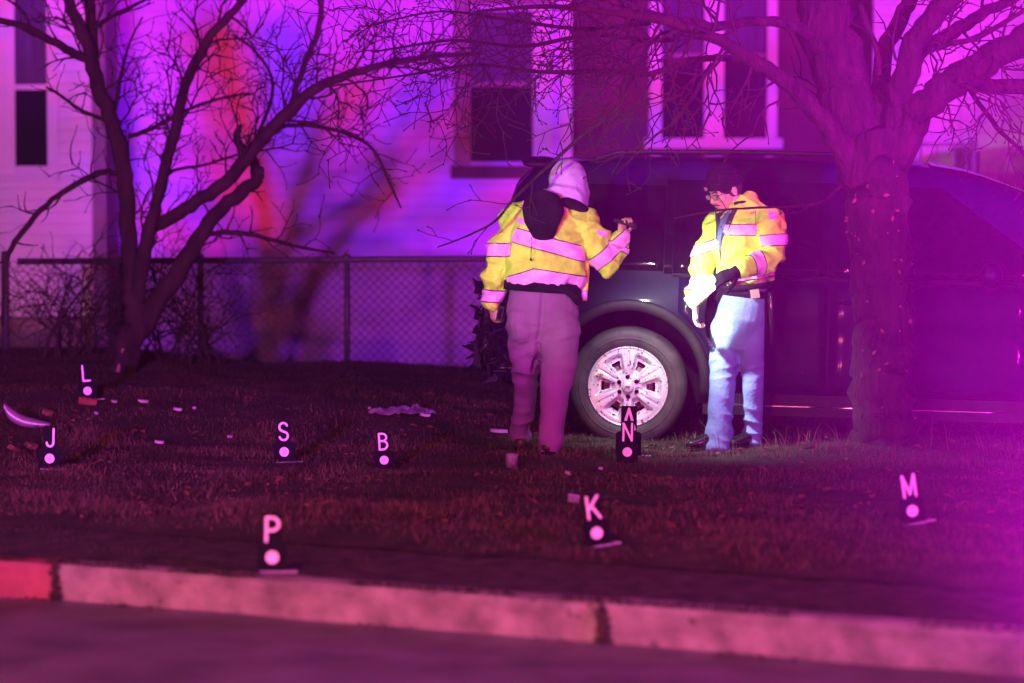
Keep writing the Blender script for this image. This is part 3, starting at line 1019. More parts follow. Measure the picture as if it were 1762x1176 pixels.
def inset(u, z):
    """how far the near side lies inside the car's widest line"""
    g = 0.0
    if z < 0.45:
        g += 0.05 * (0.45 - z) / 0.2
    g += 0.02 * sstep(0.86, 0.98, z) + 0.018 * math.exp(-((z - 0.72) / 0.10) ** 2)
    if z > 1.02:
        g += 0.02 + 0.36 * (z - 1.02) ** 1.15
    if u < -0.35:
        g += 0.30 * ((-0.35 - u) / 0.6) ** 2.2
    if u > 3.2:
        g += 0.34 * ((u - 3.2) / 0.94) ** 2.2
    # flared wheel arches
    for uc in (0.0, 3.07):
        q = math.hypot(u - uc, z - 0.36)
        g -= 0.028 * math.exp(-((q - 0.50) / 0.10) ** 2) * (1 if z < 1.0 else 0)
    return g


US = sorted(set([round(x, 3) for x in list(np.arange(-0.95, -0.5, 0.05)) + list(np.arange(-0.5, 4.0, 0.075)) + [4.0, 4.05, 4.1, 4.14]]))
mb = MB()
NS = 26
rows = []
for u in US:
    zb, zt_ = float(np.interp(u, ZU, ZB)), top_z(u)
    row = [(WID / 2, zb + 0.02), (0.25, zb)]
    for k in range(NS):
        z = zb + 0.03 + (zt_ - 0.07 - zb - 0.03) * k / (NS - 1)
        row.append((inset(u, z), z))
    gi = inset(u, zt_ - 0.07)
    row += [(gi + 0.035, zt_ - 0.03), (gi + 0.10, zt_ - 0.008), (gi + 0.25, zt_ + 0.008), (WID / 2, zt_ + 0.025)]
    full = row + [(WID - a, b) for a, b in row[-2:0:-1]]
    rows.append([(u, v, z) for v, z in full])
n = len(rows[0])
vs = [p for r in rows for p in r]
fs = []
for i in range(len(rows) - 1):
    for k in range(n):
        k2 = (k + 1) % n
        fs.append((i * n + k, (i + 1) * n + k, (i + 1) * n + k2, i * n + k2))
fs.append(tuple(range(n)))
fs.append(tuple((len(rows) - 1) * n + k for k in range(n - 1, -1, -1)))
mb.add(vs, fs)
body_me = mb.mesh('body')
fix_normals(body_me)
cut = MB()
for uc in (0.0, 3.07):
    for lo, hi in ((-0.2, 0.32), (WID - 0.32, WID + 0.2)):
        vs = []
        for k in range(40):
            a = 2 * math.pi * k / 40
            vs.append((uc + 0.455 * math.cos(a), lo, 0.40 + 0.455 * math.sin(a)))
            vs.append((uc + 0.455 * math.cos(a), hi, 0.40 + 0.455 * math.sin(a)))
        fs = [(2 * k, 2 * k + 1, (2 * k + 3) % 80, (2 * k + 2) % 80) for k in range(40)]
        fs += [tuple(2 * k for k in range(39, -1, -1)), tuple(2 * k + 1 for k in range(40))]
        cut.add(vs, fs)
cme = cut.mesh('cut')
fix_normals(cme)
co = bpy.data.objects.new('cut', cme)
C.objects.link(co)
body_me = evaluated(body_me, [('BOOLEAN', dict(operation='DIFFERENCE', object=co, solver='EXACT'))])
bpy.data.objects.remove(co)
body_me.name = 'body'


def lplace(mb, name, m, parent=car, smooth=True):
    """local car coordinates"""
    return place(mb.mesh(name), name, m, parent, smooth)


body_me.materials.append(M['paint'])
body_me.materials.append(M['dark'])
for f_ in body_me.polygons:
    c_ = f_.center
    q_ = min(math.hypot(c_.x - uc, c_.z - 0.40) for uc in (0.0, 3.07))
    f_.material_index = 1 if q_ < 0.4545 and c_.z > 0.3 - .1 and not (0.06 > c_.y) or q_ < 0.4535 else 0
body = place(body_me, 'body', None, car, True)
try:
    body_me.set_sharp_from_angle(angle=R(35))
except Exception:
    pass


def patch(name, m, outline, off, parent=car, nu=14, nz=10, far=False):
    """panel on the side: outline = (u range low edge, u range high edge) as functions of z"""
    (za, zb), fu0, fu1 = outline
    mb = MB()
    vs = []
    for j in range(nz + 1):
        z = za + (zb - za) * j / nz
        for i in range(nu + 1):
            u = fu0(z) + (fu1(z) - fu0(z)) * i / nu
            v = inset(u, z) - off
            vs.append((u, WID - v if far else v, z))
    k = len(vs)
    vs2 = [(u, (v - 0.02 if far else v + 0.02), z) for u, v, z in vs]
    fs = [(j * (nu + 1) + i, j * (nu + 1) + i + 1, (j + 1) * (nu + 1) + i + 1, (j + 1) * (nu + 1) + i) for j in range(nz) for i in range(nu)]
    rim = [i for i in range(nu + 1)] + [(j * (nu + 1) + nu) for j in range(1, nz + 1)] + [nz * (nu + 1) + i for i in range(nu - 1, -1, -1)] + [j * (nu + 1) for j in range(nz - 1, 0, -1)]
    fs += [(rim[i], rim[(i + 1) % len(rim)], rim[(i + 1) % len(rim)] + k, rim[i] + k) for i in range(len(rim))]
    mb.add(vs + vs2, fs)
    return lplace(mb, name, m, parent)


def arch_u(z):
    q = 0.52 ** 2 - (z - 0.40) ** 2
    return math.sqrt(q) if q > 0 else 0.0


for far in (False, True):
    rd = patch('rear_door', M['paint'], ((0.36, 1.06), lambda z: max(0.30, arch_u(z) + 0.02), lambda z: 1.225), 0.006, far=far)
    fd = patch('front_door', M['paint'], ((0.36, 1.06), lambda z: 1.24, lambda z: 2.48), 0.006, far=far)
    patch('door_window', M['carglass'], ((1.09, 1.66), lambda z: 1.27, lambda z: min(2.50, 2.72 - (z - 1.09) * 1.42)), 0.004, fd, far=far)
    patch('door_window', M['carglass'], ((1.09, 1.67), lambda z: 0.26, lambda z: 1.22), 0.004, rd, far=far)
    patch('quarter_window', M['carglass'], ((1.10, 1.63), lambda z: -0.62 + (z - 1.1) * 0.15, lambda z: 0.20), 0.004, far=far)
    patch('window_pillar', M['carglass'], ((1.085, 1.67), lambda z: 0.205, lambda z: 0.256), 0.005, far=far)
    patch('window_pillar', M['carglass'], ((1.085, 1.67), lambda z: 1.222, lambda z: 1.268), 0.011, far=far)
    patch('tail_light', M['tail'], ((0.86, 1.10), lambda z: -0.915 + (z - .86) * 0.1, lambda z: -0.60), 0.010, far=far)
    for parent, a, b in ((fd, 1.245, 2.36), (rd, 0.56, 1.22)):
        mb = MB()
        for z0, z1, off in ((0.268, 0.292, 0.018),):
            pts = [(u, inset(u, 0.3) - 0.012, 0.28) for u in np.linspace(a, b, 8)]
            if far:
                pts = [(u, WID - v, z) for u, v, z in pts]
            mb.tube(pts, [(0.014, 0.012)] * 8, 8)
        o = lplace(mb, 'chrome_strip', M['chrome'], parent)
        mb = MB()
        pts = [(u, inset(u, 1.07) - 0.006, 1.072) for u in np.linspace(a - (0.3 if parent is rd else 0), b, 8)]
        if far:
            pts = [(u, WID - v, z) for u, v, z in pts]
        mb.tube(pts, [(0.008, 0.008)] * 8, 6)
        lplace(mb, 'belt_strip', M['plastic'], parent)
        mb = MB()
        hx = b - 0.16 if parent is rd else b - 0.95
        hx = a + 0.05 if parent is fd else a + 0.03
        v0 = inset(hx, 0.93)
        pts = [(hx, v0 - .004, .935), (hx + .02, v0 - .04, .937), (hx + .17, v0 - .045, .94), (hx + .20, v0 - .004, .938)]
        if far:
            pts = [(u, WID - v, z) for u, v, z in pts]
        mb.tube(pts, [.012, .014, .014, .012], 8)
        lplace(mb, 'handle', M['paint'], parent)
    # rocker moulding, pale with road dirt
    mb = MB()
    v = lambda t: WID - t if far else t
    for u0, u1 in ((0.47, 1.0), (1.0, 2.60)):
        a, b = sorted((v(0.015), v(0.12)))
        mb.box((u0, a, 0.22), (u1, b, 0.352))
    lplace(mb, 'rocker_panel', M['plastic'], car, False)
    # flared arch mouldings
    for uc in (0.0, 3.07):
        mb = MB()
        pts, rr = [], []
        for k in range(25):
            a = math.pi * (-0.06 + 1.12 * k / 24)
            u, z = uc + 0.487 * math.cos(a), 0.40 + 0.487 * math.sin(a)
            pts.append((u, v(inset(u, z) + 0.0), z))
            rr.append((0.036, 0.016))
        mb.tube(pts, rr, 10, Vector((0, 1, 0)))
        lplace(mb, 'wheel_arch_trim', M['plastic'], car)
    # roof rail
    mb = MB()
    us = np.linspace(-0.30, 1.55, 12)
    pts = [(u, v(inset(u, top_z(u) - .07) + 0.10), top_z(u) + (0.04 if 0 < i < 11 else -0.01)) for i, u in enumerate(us)]
    mb.tube(pts, [(.014, .016)] * 12, 8)
    lplace(mb, 'roof_rail', M['plastic'], car)
    # mirror
    mb = MB()
    c = Vector((2.22, v(-0.10), 1.13))
    mb.ball(c, (0.07, 0.12, 0.085))
    mb.tube([c + Vector((0, v(0.1) - v(0.0), -.04)) * 0.9, c], [.025, .03], 8)
    lplace(mb, 'mirror', M['paint'], car)

# windscreen and rear window follow the roof line
for name, u0, u1 in (('windscreen', 1.85, 3.12), ('rear_window', -0.90, -0.70)):
    mb = MB()
    vs = []
    nu, nv = 12, 14
    for i in range(nu + 1):
        u = u0 + (u1 - u0) * i / nu
        gi = inset(u, top_z(u) - 0.07) + 0.16
        for j in range(nv + 1):
            q = j / nv
            vs.append((u, gi + (WID - 2 * gi) * q, top_z(u) + 0.008 + 0.020 * (1 - (2 * q - 1) ** 2) + 0.006))
    mb.add(vs, [(i * (nv + 1) + j, (i + 1) * (nv + 1) + j, (i + 1) * (nv + 1) + j + 1, i * (nv + 1) + j + 1) for i in range(nu) for j in range(nv)])
    lplace(mb, name, M['carglass'], car)
# spoiler
mb = MB()
vs = []
mb.tube([(-0.62, 0.36, 1.745), (-0.64, 0.55, 1.765), (-0.65, WID / 2, 1.775), (-0.64, WID - 0.55, 1.765), (-0.62, WID - 0.36, 1.745)], [(.10, .022)] * 5, 12, Vector((0, 0, 1)), True)
lplace(mb, 'spoiler', M['plastic'], car)
# crushed rear bumper: torn plastic hanging off the corner
mb = MB()
for i in range(230):
    u = random.uniform(-0.98, -0.62)
    z = random.uniform(0.42, 0.98)
    c = Vector((u + 0.05 * (z - .7), inset(max(u, -.9), z) + random.uniform(-.06, .04), z))
    a = Vector((random.gauss(0, .03), random.gauss(0, .03), random.gauss(0, .05)))
    b = Vector((random.gauss(0, .045), random.gauss(0, .03), random.gauss(0, .03)))
    q = a.cross(b).normalized() * .006
    mb.add([c - a - q, c + b - q, c + a - q, c - a + q, c + b + q, c + a + q], [(0, 1, 2), (3, 5, 4), (0, 3, 4, 1), (1, 4, 5, 2), (2, 5, 3, 0)])
lplace(mb, 'torn_bumper', M['plastic'], car, False)
mb = MB()
mb.tube([(-0.60, 0.16, 0.56), (-0.86, 0.30, 0.56), (-0.93, WID / 2, 0.56), (-0.86, WID - 0.30, 0.56), (-0.60, WID - 0.16, 0.56)], [(.05, .13)] * 5, 10, Vector((0, 0, 1)), True)
lplace(mb, 'bumper', M['plastic'], car)
for (pa, pb) in (((-.76, -.03, .60), (-.69, -.05, .74)), ((-.90, -.04, .58), (-.885, -.04, .63)), ((-.84, -.05, .47), (-.72, -.04, .475))):
    mb = MB()
    mb.tube([pa, pb], [(.004, .008), (.003, .012)], 6)
    lplace(mb, 'broken_trim', M['chrome'], car)


# wheels: tyre, six double-spoke alloy rim, lug nuts, brake disc
def wheel(uc, near):
    s = -1 if near else 1
    v0 = 0.055 if near else WID - 0.055
    def L(r, h, n, mb_, seg=56):
        mb_.lathe([(rr, s * hh) for rr, hh in zip(r, h)], (uc, v0, 0.372), (0, 1, 0), seg)
    t = MB()
    L([0.250, 0.262, 0.285, 0.318, 0.345, 0.366, 0.374, 0.372, 0.376, 0.374, 0.366, 0.33, 0.26],
      [0.000, 0.012, 0.020, 0.022, 0.016, 0.000, -0.03, -0.06, -0.11, -0.16, -0.20, -0.225, -0.22], 0, t)
    ob = lplace(t, 'tyre', M['rubber'], car)
    # raised ribs on the sidewall
    t = MB()
    L([0.296, 0.300, 0.306, 0.310], [0.0215, 0.0245, 0.0245, 0.0222], 0, t)
    lplace(t, 'sidewall_rib', M['rubber'], ob)
    # rim face as a polar height field with six windows
    NT, RS = 216, [0.0, 0.02, 0.04, 0.055, 0.07, 0.082, 0.094, 0.104, 0.114, 0.124, 0.136, 0.148, 0.160, 0.170, 0.180, 0.190, 0.200, 0.210, 0.220, 0.230, 0.238]
    def ht(r, th):
        q = (th / (2 * math.pi) * 6) % 1.0
        q = abs(q - 0.5) * 2                      # 0 middle of window, 1 middle of spoke
        arc = q * math.pi / 6 * r                 # distance from the window's middle line
        half = 0.010 + 0.34 * max(0, r - 0.075)    # window half width grows outwards
        e = sstep(half + 0.014, half - 0.006, arc) * sstep(0.082, 0.100, r) * sstep(0.214, 0.186, r)
        dish = 0.014 * (1 - (r / 0.24) ** 2) - 0.010 * math.exp(-((r - 0.075) / 0.03) ** 2)
        sp_arc = (1 - q) * math.pi / 6 * r
        groove = 0.006 * sstep(0.007, 0.003, sp_arc) * sstep(0.085, 0.10, r) * sstep(0.225, 0.21, r)
        hole = arc < 0.005 + 0.21 * (r - 0.06) and 0.112 < r < 0.166
        return dish - 0.034 * e - groove - 0.01, hole
    rim = MB()
    vs, fs = [], []
    for r in RS:
        for k in range(NT):
            th = 2 * math.pi * k / NT
            h, _ = ht(r, th)
            vs.append((uc + r * math.cos(th + R(90)), v0 + s * (h + 0.012), 0.372 + r * math.sin(th + R(90))))
    for i in range(len(RS) - 1):
        for k in range(NT):
            th = 2 * math.pi * (k + 0.5) / NT
            _, hole = ht((RS[i] + RS[i + 1]) / 2, th)
            if hole:
                continue
            k2 = (k + 1) % NT
            fs.append((i * NT + k, i * NT + k2, (i + 1) * NT + k2, (i + 1) * NT + k))
    rim.add(vs, fs)
    L([0.238, 0.246, 0.251, 0.252, 0.246, 0.236, 0.236], [0.004, 0.012, 0.010, 0.002, -0.005, -0.008, -0.20], 0, rim)
    rim.lathe([(0.0, s * 0.030), (0.030, s * 0.029), (0.036, s * 0.024), (0.037, s * 0.012)], (uc, v0, 0.372), (0, 1, 0), 24)
    ro = lplace(rim, 'rim', M['alloy'], car)
    for k in range(6):
        a = R(90) + 2 * math.pi * (k + 0.5 + 0.5) / 6 + R(3)
        p = Vector((uc + 0.062 * math.cos(a), v0, 0.372 + 0.062 * math.sin(a)))
        nb = MB()
        nb.lathe([(0.0, s * 0.020), (0.0085, s * 0.020), (0.0135, s * 0.017), (0.014, s * -0.004)], p, (0, 1, 0), 12)
        lplace(nb, 'lug_nut', M['dark'], ro)
    bd = MB()
    L([0.0, 0.225], [-0.10, -0.10], 0, bd)
    lplace(bd, 'wheel_well', M['dark'], car, False)
    bd = MB()
    L([0.03, 0.155, 0.157, 0.157], [-0.066, -0.066, -0.07, -0.085], 0, bd)
    a0 = R(50)
    lplace(bd, 'brake_disc', M['brake'], car)
    # emblem: small flat cross-bar badge on the centre cap
    if near:
        eb = MB()
        h = v0 + s * 0.0312
        eb.box((uc - 0.016, min(h, h + s * .0015), 0.3675), (uc + 0.016, max(h, h + s * .0015), 0.3765))
        eb.box((uc - 0.007, min(h, h + s * .0025), 0.3645), (uc + 0.007, max(h, h + s * .0025), 0.3795))
        lplace(eb, 'emblem', M['straw'], ro, False)


for uc in (0.0, 3.07):
    wheel(uc, True)
    wheel(uc, False)
# head lamps
for far in (False, True):
    mb = MB()
    c = (3.98, WID - 0.42 if far else 0.42, 0.86)
    mb.ball(c, (0.14, 0.17, 0.07))
    lplace(mb, 'headlight', M['carglass'], car)

# ------------------------------------------------------------------ people
def jnt(px, py, Y):
    return at(px, py, Y)


def fold_mesh(me, fn):
    """push the cloth in and out along its normals"""
    n = len(me.vertices)
    co = np.empty(n * 3)
    me.vertices.foreach_get('co', co)
    co = co.reshape(-1, 3)
    nr = np.empty(n * 3)
    me.vertex_normals.foreach_get('vector', nr)
    nr = nr.reshape(-1, 3)
    for i in range(n):
        co[i] += nr[i] * fn(co[i])
    me.vertices.foreach_set('co', co.ravel())
    me.update()


def crease(v, sx, sz, seed, tilt=0.0):
    """sharp-ridged cloth noise: positive folds"""
    w = 0.35 * noise.noise(Vector((v[0] * 3 + seed, v[1] * 3, v[2] * 3)))
    q = noise.noise(Vector((v[0] * sx + v[2] * tilt + w, v[1] * sx, v[2] * sz * .75 + seed + 2 * w)))
    return 1 - 2 * abs(q) * 1.6


def shift_mesh(me, off):
    me.transform(Matrix.Translation(-Vector(off)))
    return me


def cloth(name, mb, m, root, voxel=0.008, smooth=5, fn=None, parent=None):
    me = melt(mb, voxel, smooth, name)
    if fn:
        fold_mesh(me, fn)
    src = me.copy()
    shift_mesh(me, parent_origin(root))
    o = place(me, name, m, parent or root, True)
    return o, src


def band(name, src, cuts, keep, m, off, parent, root):
    """strip of tape: the part of a garment between planes, lifted off it"""
    bm = bmesh.new()
    bm.from_mesh(src)
    for p, nn in cuts:
        g = bm.verts[:] + bm.edges[:] + bm.faces[:]
        bmesh.ops.bisect_plane(bm, geom=g, dist=1e-5, plane_co=p, plane_no=nn, clear_outer=True)
    bad = [f for f in bm.faces if not keep(f.calc_center_median(), f.normal)]
    bmesh.ops.delete(bm, geom=bad, context='FACES')
    bm.normal_update()
    for v in bm.verts:
        v.co += v.normal * off
    me = bpy.data.meshes.new(name)
    bm.to_mesh(me)
    bm.free()
    if len(me.polygons) == 0:
        return None
    shift_mesh(me, parent_origin(root))
    me.materials.append(m)
    me.polygons.foreach_set('use_smooth', [True] * len(me.polygons))
    o = bpy.data.objects.new(name, me)
    return link(o, parent)


def tape(src, p, axis, half, keep, parent, root):
    axis = Vector(axis).normalized()
    p = Vector(p)
    band('tape_edging', src, [(p + axis * (half + .006), axis), (p - axis * (half + .006), -axis)], keep, M['edge'], 0.002, parent, root)
    band('reflective_tape', src, [(p + axis * half, axis), (p - axis * half, -axis)], keep, M['tape'], 0.0045, parent, root)


def near_bone(segs):
    """which bone (list of point pairs) a place is closest to"""
    def f(c):
        best, bi = 9, -1
        for i, (a, b) in enumerate(segs):
            ab = b - a
            t = max(0, min(1, (c - a).dot(ab) / ab.length_squared))
            d = (a + ab * t - c).length
            if d < best:
                best, bi = d, i
        return bi
    return f


def hand(mb, wrist, d, pn, thumb_side, curl, k=1.0, spread=0.10, thumb_curl=0.5):
    """palm and five fingers; d along the hand, pn palm normal, curl per finger (radians per joint)"""
    d = d.normalized()
    pn = (pn - d * pn.dot(d)).normalized()
    s = d.cross(pn) * thumb_side            # towards the thumb
    L = 0.095 * k
    mb.tube([wrist - d * .03 * k, wrist + d * .01 * k, wrist + d * L * .5, wrist + d * L * .95],
            [(.024 * k, .018 * k), (.028 * k, .018 * k), (.040 * k, .017 * k), (.039 * k, .014 * k)], 14, pn, True)
    lens = (0.072, 0.080, 0.075, 0.058)
    for i in range(4):
        o = (1.5 - i) / 1.5
        b = wrist + d * (L * (0.93 - 0.05 * abs(o - 0.3))) + s * (o * 0.030 * k)
        fd = (d + s * spread * o).normalized()
        pts, ang = [b - fd * .02 * k, b], 0
        for j, fr in enumerate((0.46, 0.30, 0.24)):
            ang += curl[i] * (0.8 if j == 0 else 1.0)
            dd = fd * math.cos(ang) + pn * math.sin(ang)
            pts.append(pts[-1] + dd * lens[i] * k * fr)
        r = 0.0092 * k * (0.86 if i == 3 else 1)
        mb.tube(pts, [r * 1.05, r * 1.05, r, r * .95, r * .8], 10, s, True)
    b = wrist + d * .022 * k + s * .026 * k
    td = (d * 0.75 + s * 0.75 + pn * .25).normalized()
    t2 = (td * math.cos(thumb_curl) + (d * .6 + pn * .6 - s * .35).normalized() * math.sin(thumb_curl)).normalized()
    p1 = b + td * .040 * k
    p2 = p1 + t2 * .032 * k
    mb.tube([b - td * .01 * k, b, p1, p2, p2 + t2 * .022 * k], [.013 * k, .0145 * k, .0115 * k, .0105 * k, .0085 * k], 10, pn, True)


def frame(f, up=Vector((0, 0, 1))):
    """matrix whose -Y looks along f"""
    f = f.normalized()
    x = f.cross(up).normalized() * 1.0
    z = x.cross(f).normalized()
    return Matrix((( x.x, -f.x, z.x), (x.y, -f.y, z.y), (x.z, -f.z, z.z)))


def head(mb, c, T, k=1.0):
    """skull, jaw, brow, nose, lips, cheeks and ears in head space (-Y is the face)"""
    def P(x, y, z):
        return c + T @ (Vector((x, y, z)) * k)
    def E(x, y, z, rx, ry, rz, nu=18, nv=12):
        mb.ball(P(x, y, z), (rx * k, ry * k, rz * k), T, nu, nv)
    E(0, .012, .035, .077, .098, .100)
    E(0, -.028, -.035, .062, .070, .078)
    E(0, -.040, -.070, .047, .052, .045)
    E(0, -.076, -.098, .022, .020, .018)
    E(0, -.078, .018, .054, .022, .016)
    for s in (-1, 1):
        E(s * .040, -.066, -.022, .028, .028, .030)
        E(s * .079, .012, -.008, .010, .022, .033)
        E(s * .080, .014, -.034, .008, .012, .012)
        E(s * .017, -.101, -.036, .011, .013, .010)
    mb.tube([P(0, -.090, .020), P(0, -.103, -.005), P(0, -.120, -.032), P(0, -.104, -.044)], [.011 * k, .012 * k, .015 * k, .012 * k], 10, T @ Vector((1, 0, 0)), True)
    E(0, -.094, -.064, .026, .012, .0065)
    E(0, -.092, -.076, .023, .012, .0080)


# ================= the worker seen from behind =================
Y1 = 19.08
p1 = thing('person', 'person seen from behind in yellow jacket and pale hood holding a torch', 'person', Vector((at(935, 790, Y1).x, Y1, 0.0)))
X = Vector((1, 0, 0))
YH = Vector((0, 1, 0))
hip = jnt(933, 530, Y1)
LHIP, LKNEE, LANK = jnt(902, 560, Y1 + .02), jnt(905, 670, Y1 + .24), jnt(897, 760, Y1 + .44)
RHIP, RKNEE, RANK = jnt(962, 560, Y1), jnt(952, 680, Y1 - .06), jnt(943, 782, Y1 - .12)
LSH, LEL, LWR = jnt(886, 378, Y1 + .05), jnt(855, 452, Y1 + .02), jnt(849, 514, Y1 + .08)
RSH, REL, RWR = jnt(1002, 388, Y1 + .05), jnt(1050, 452, Y1 + .06), jnt(1069, 408, Y1 + .06)
NECK, HEADP = jnt(958, 348, Y1 + .10), jnt(979, 318, Y1 + .16)
T1h = frame(Vector((0.55, 0.78, -0.35)))

b = MB()
b.tube([hip - Vector((0, 0, .05)), hip + Vector((0, 0, .1)), jnt(935, 430, Y1 + .03), jnt(945, 372, Y1 + .06), NECK + Vector((0, 0, -.02))],
       [(.17, .11), (.165, .105), (.18, .115), (.16, .10), (.06, .06)], 18, YH, True)
head(b, HEADP, T1h)
b.tube([NECK + Vector((-.01, 0, -.06)), HEADP + T1h @ Vector((0, .02, -.02))], [.058, .058], 14, YH, True)
for a, e, w in ((LSH, LEL, LWR), (RSH, REL, RWR)):
    b.tube([a, a.lerp(e, .5), e, e.lerp(w, .4), w], [.055, .05, .044, .046, .031], 12, YH, True)
for a, k_, an in ((LHIP, LKNEE, LANK), (RHIP, RKNEE, RANK)):
    b.tube([a, a.lerp(k_, .5), k_, k_.lerp(an, .35), an], [.085, .076, .056, .054, .034], 12, YH, True)
    b.tube([an + Vector((0, 0, .06)), an + Vector((0, .01, .0))], [.032, .026], 10, X, True)
LHD = Vector((0.05, 0.12, -1)).normalized()
hand(b, LWR + LHD * .03, LHD, Vector((.8, .55, 0.1)), -1, (.75, .85, .9, .95), 1.0, .05, .7)
RHD = Vector((0.10, .25, .9)).normalized()
hand(b, RWR, RHD, Vector((.75, -.45, .35)), 1, (1.0, 1.0, 1.05, 1.1), 1.0, .04, .6)
me = melt(b, 0.0048, 3, 'body')
shift_mesh(me, parent_origin(p1))
body1 = place(me, 'body', M['skin'], p1, True)

# trousers
t = MB()
t.tube([jnt(934, 500, Y1), jnt(933, 528, Y1), jnt(932, 556, Y1), jnt(932, 590, Y1)], [(.200, .135), (.217, .155), (.212, .16), (.14, .12)], 22, YH, True)
t.ball(jnt(900, 556, Y1 - .045), (.104, .115, .130))
t.ball(jnt(962, 562, Y1 - .05), (.112, .12, .140))
t.tube([jnt(902, 562, Y1), jnt(903, 618, Y1 + .06), LKNEE, LKNEE.lerp(LANK, .45), LANK + Vector((-.01, 0, .08)), LANK + Vector((-.005, 0, .05))],
       [(.110, .122), (.090, .108), (.074, .088), (.066, .084), (.063, .086), (.066, .090)], 18, YH, True)
t.tube([jnt(962, 565, Y1 - .01), jnt(960, 622, Y1 - .03), RKNEE, RKNEE.lerp(RANK, .45), RANK + Vector((0, 0, .03)), RANK + Vector((0, 0, -.012))],
       [(.128, .14), (.116, .128), (.098, .112), (.088, .104), (.083, .102), (.085, .105)], 18, YH, True)


def f1(v):
    z = v[2]
    low = sstep(.45, .08, z)
    k = sstep(.62, .55, z) * sstep(.38, .48, z)
    side = sstep(0.15, 0.45, v[0])
    thigh = sstep(.95, .84, z) * sstep(.5, .7, z)
    r = .013 * low * crease(v, 3.5, 13, 1, 3) + .010 * k * crease(v, 4, 13, 5, 6) + .010 * thigh * crease(v, 4, 5, 9, -9)
    if v[1] < Y1 + .02:
        xc = float(np.interp(z, [.1, .45, .72, .80, .95, 1.02], SEAM))
        r -= (.019 if z > .7 else .042) * sstep(1.03, .97, z) * math.exp(-((v[0] - xc) / .017) ** 2)
        # fold under the seat running up to the right
        zc = .795 + (v[0] - SEAM[3]) * (.45 if v[0] > SEAM[3] else -.1)
        r -= .009 * math.exp(-((z - zc) / .014) ** 2) * sstep(.26, .05, abs(v[0] - SEAM[3]))
    return r + .004 * nse(v[0] * 14, v[1] * 14, v[2] * 9) - .004
SEAM = [jnt(q, 600, Y1).x for q in (918, 921, 926, 930, 934, 934)]
tro, tsrc = cloth('trousers', t, M['khaki'], p1, .0085, 7, f1)
# seat seam
mb = MB()
sm = [(934, 508, -.150), (934, 525, -.172), (933, 545, -.168), (932, 566, -.155)]
# black shirt showing under the jacket and its loose tail
mb = MB()
mb.tube([jnt(933, 502, Y1), jnt(934, 486, Y1)], [(.232, .160), (.230, .160)], 24, YH)
mb.tube([jnt(962, 492, Y1 - .145), jnt(985, 508, Y1 - .12), jnt(997, 523, Y1 - .10)], [(.020, .006), (.022, .006), (.020, .006)], 8, YH)
mb.build('shirt_tail', M['black'], p1, True)

# jacket
j = MB()
HEM = jnt(936, 489, Y1)
j.tube([HEM, jnt(937, 474, Y1), jnt(937, 445, Y1 + .01), jnt(938, 410, Y1 + .02), jnt(941, 378, Y1 + .04), jnt(948, 356, Y1 + .06), jnt(955, 342, Y1 + .09)],
       [(.222, .152), (.242, .172), (.238, .172), (.232, .168), (.205, .150), (.140, .115), (.075, .075)], 26, YH + Vector((.05, 0, 0)))
j.tube([LSH + Vector((.07, 0, .03)), LSH, LSH.lerp(LEL, .5), LEL, LEL.lerp(LWR, .5), LWR + Vector((0, 0, -.02))],
       [.085, .092, .078, .074, .070, .060], 18, YH, True)
j.tube([RSH + Vector((-.08, 0, .02)), RSH, RSH.lerp(REL, .5), REL + Vector((.0, -.01, -.01)), REL.lerp(RWR, .55), RWR + (RWR - REL).normalized() * -.005],
       [.10, .108, .098, .088, .072, .058], 18, YH, True)


def f2(v):
    z = v[2]
    r = .020 * crease(v, 4.6, 6.5, 2, 5) + .008 * crease(v, 9, 12, 6, -6) + .004 * nse(v[0] * 16, v[1] * 16, v[2] * 16)
    hem = sstep(1.13, 1.04, z)
    r += .010 * hem * nse(v[0] * 22, v[1] * 22, 3)
    arm = 1.0 if abs(v[0] - .19) > .26 else 0.0
    r += .008 * arm * crease(v, 5, 13, 12, 6)
    return r - .006
jk, jsrc = cloth('jacket', j, M['hivis'], p1, .0078, 5, f2)
bones = near_bone([(LSH, LEL), (LEL, LWR), (RSH, REL), (REL, RWR), (hip, jnt(945, 380, Y1 + .04)), (jnt(905, 420, Y1), jnt(905, 480, Y1)), (jnt(965, 420, Y1), jnt(965, 480, Y1))])
torso = lambda c, n: bones(c) >= 4
# chest band slopes down to the right, waist band arches over the seat
tape(jsrc, jnt(935, 418, Y1), Vector((.27, 0, .96)), .040, torso, jk, p1)
tape(jsrc, jnt(903, 478, Y1), Vector((-.30, 0, .95)), .036, lambda c, n: torso(c, n) and c.x < jnt(917, 478, Y1).x, jk, p1)
tape(jsrc, jnt(945, 477, Y1), Vector((.16, 0, .98)), .037, lambda c, n: torso(c, n) and c.x >= jnt(917, 478, Y1).x, jk, p1)
tape(jsrc, LSH.lerp(LEL, .74), LEL - LSH + Vector((.10, 0, 0)), .036, lambda c, n: bones(c) in (0, 1), jk, p1)
tape(jsrc, LWR + Vector((0, 0, .015)), Vector((.05, 0, 1)), .034, lambda c, n: bones(c) == 1, jk, p1)
tape(jsrc, RSH.lerp(REL, .78), Vector((.62, .12, -.78)), .036, lambda c, n: bones(c) in (2, 3), jk, p1)
tape(jsrc, REL.lerp(RWR, .62), RWR - REL, .013, lambda c, n: bones(c) == 3, jk, p1)
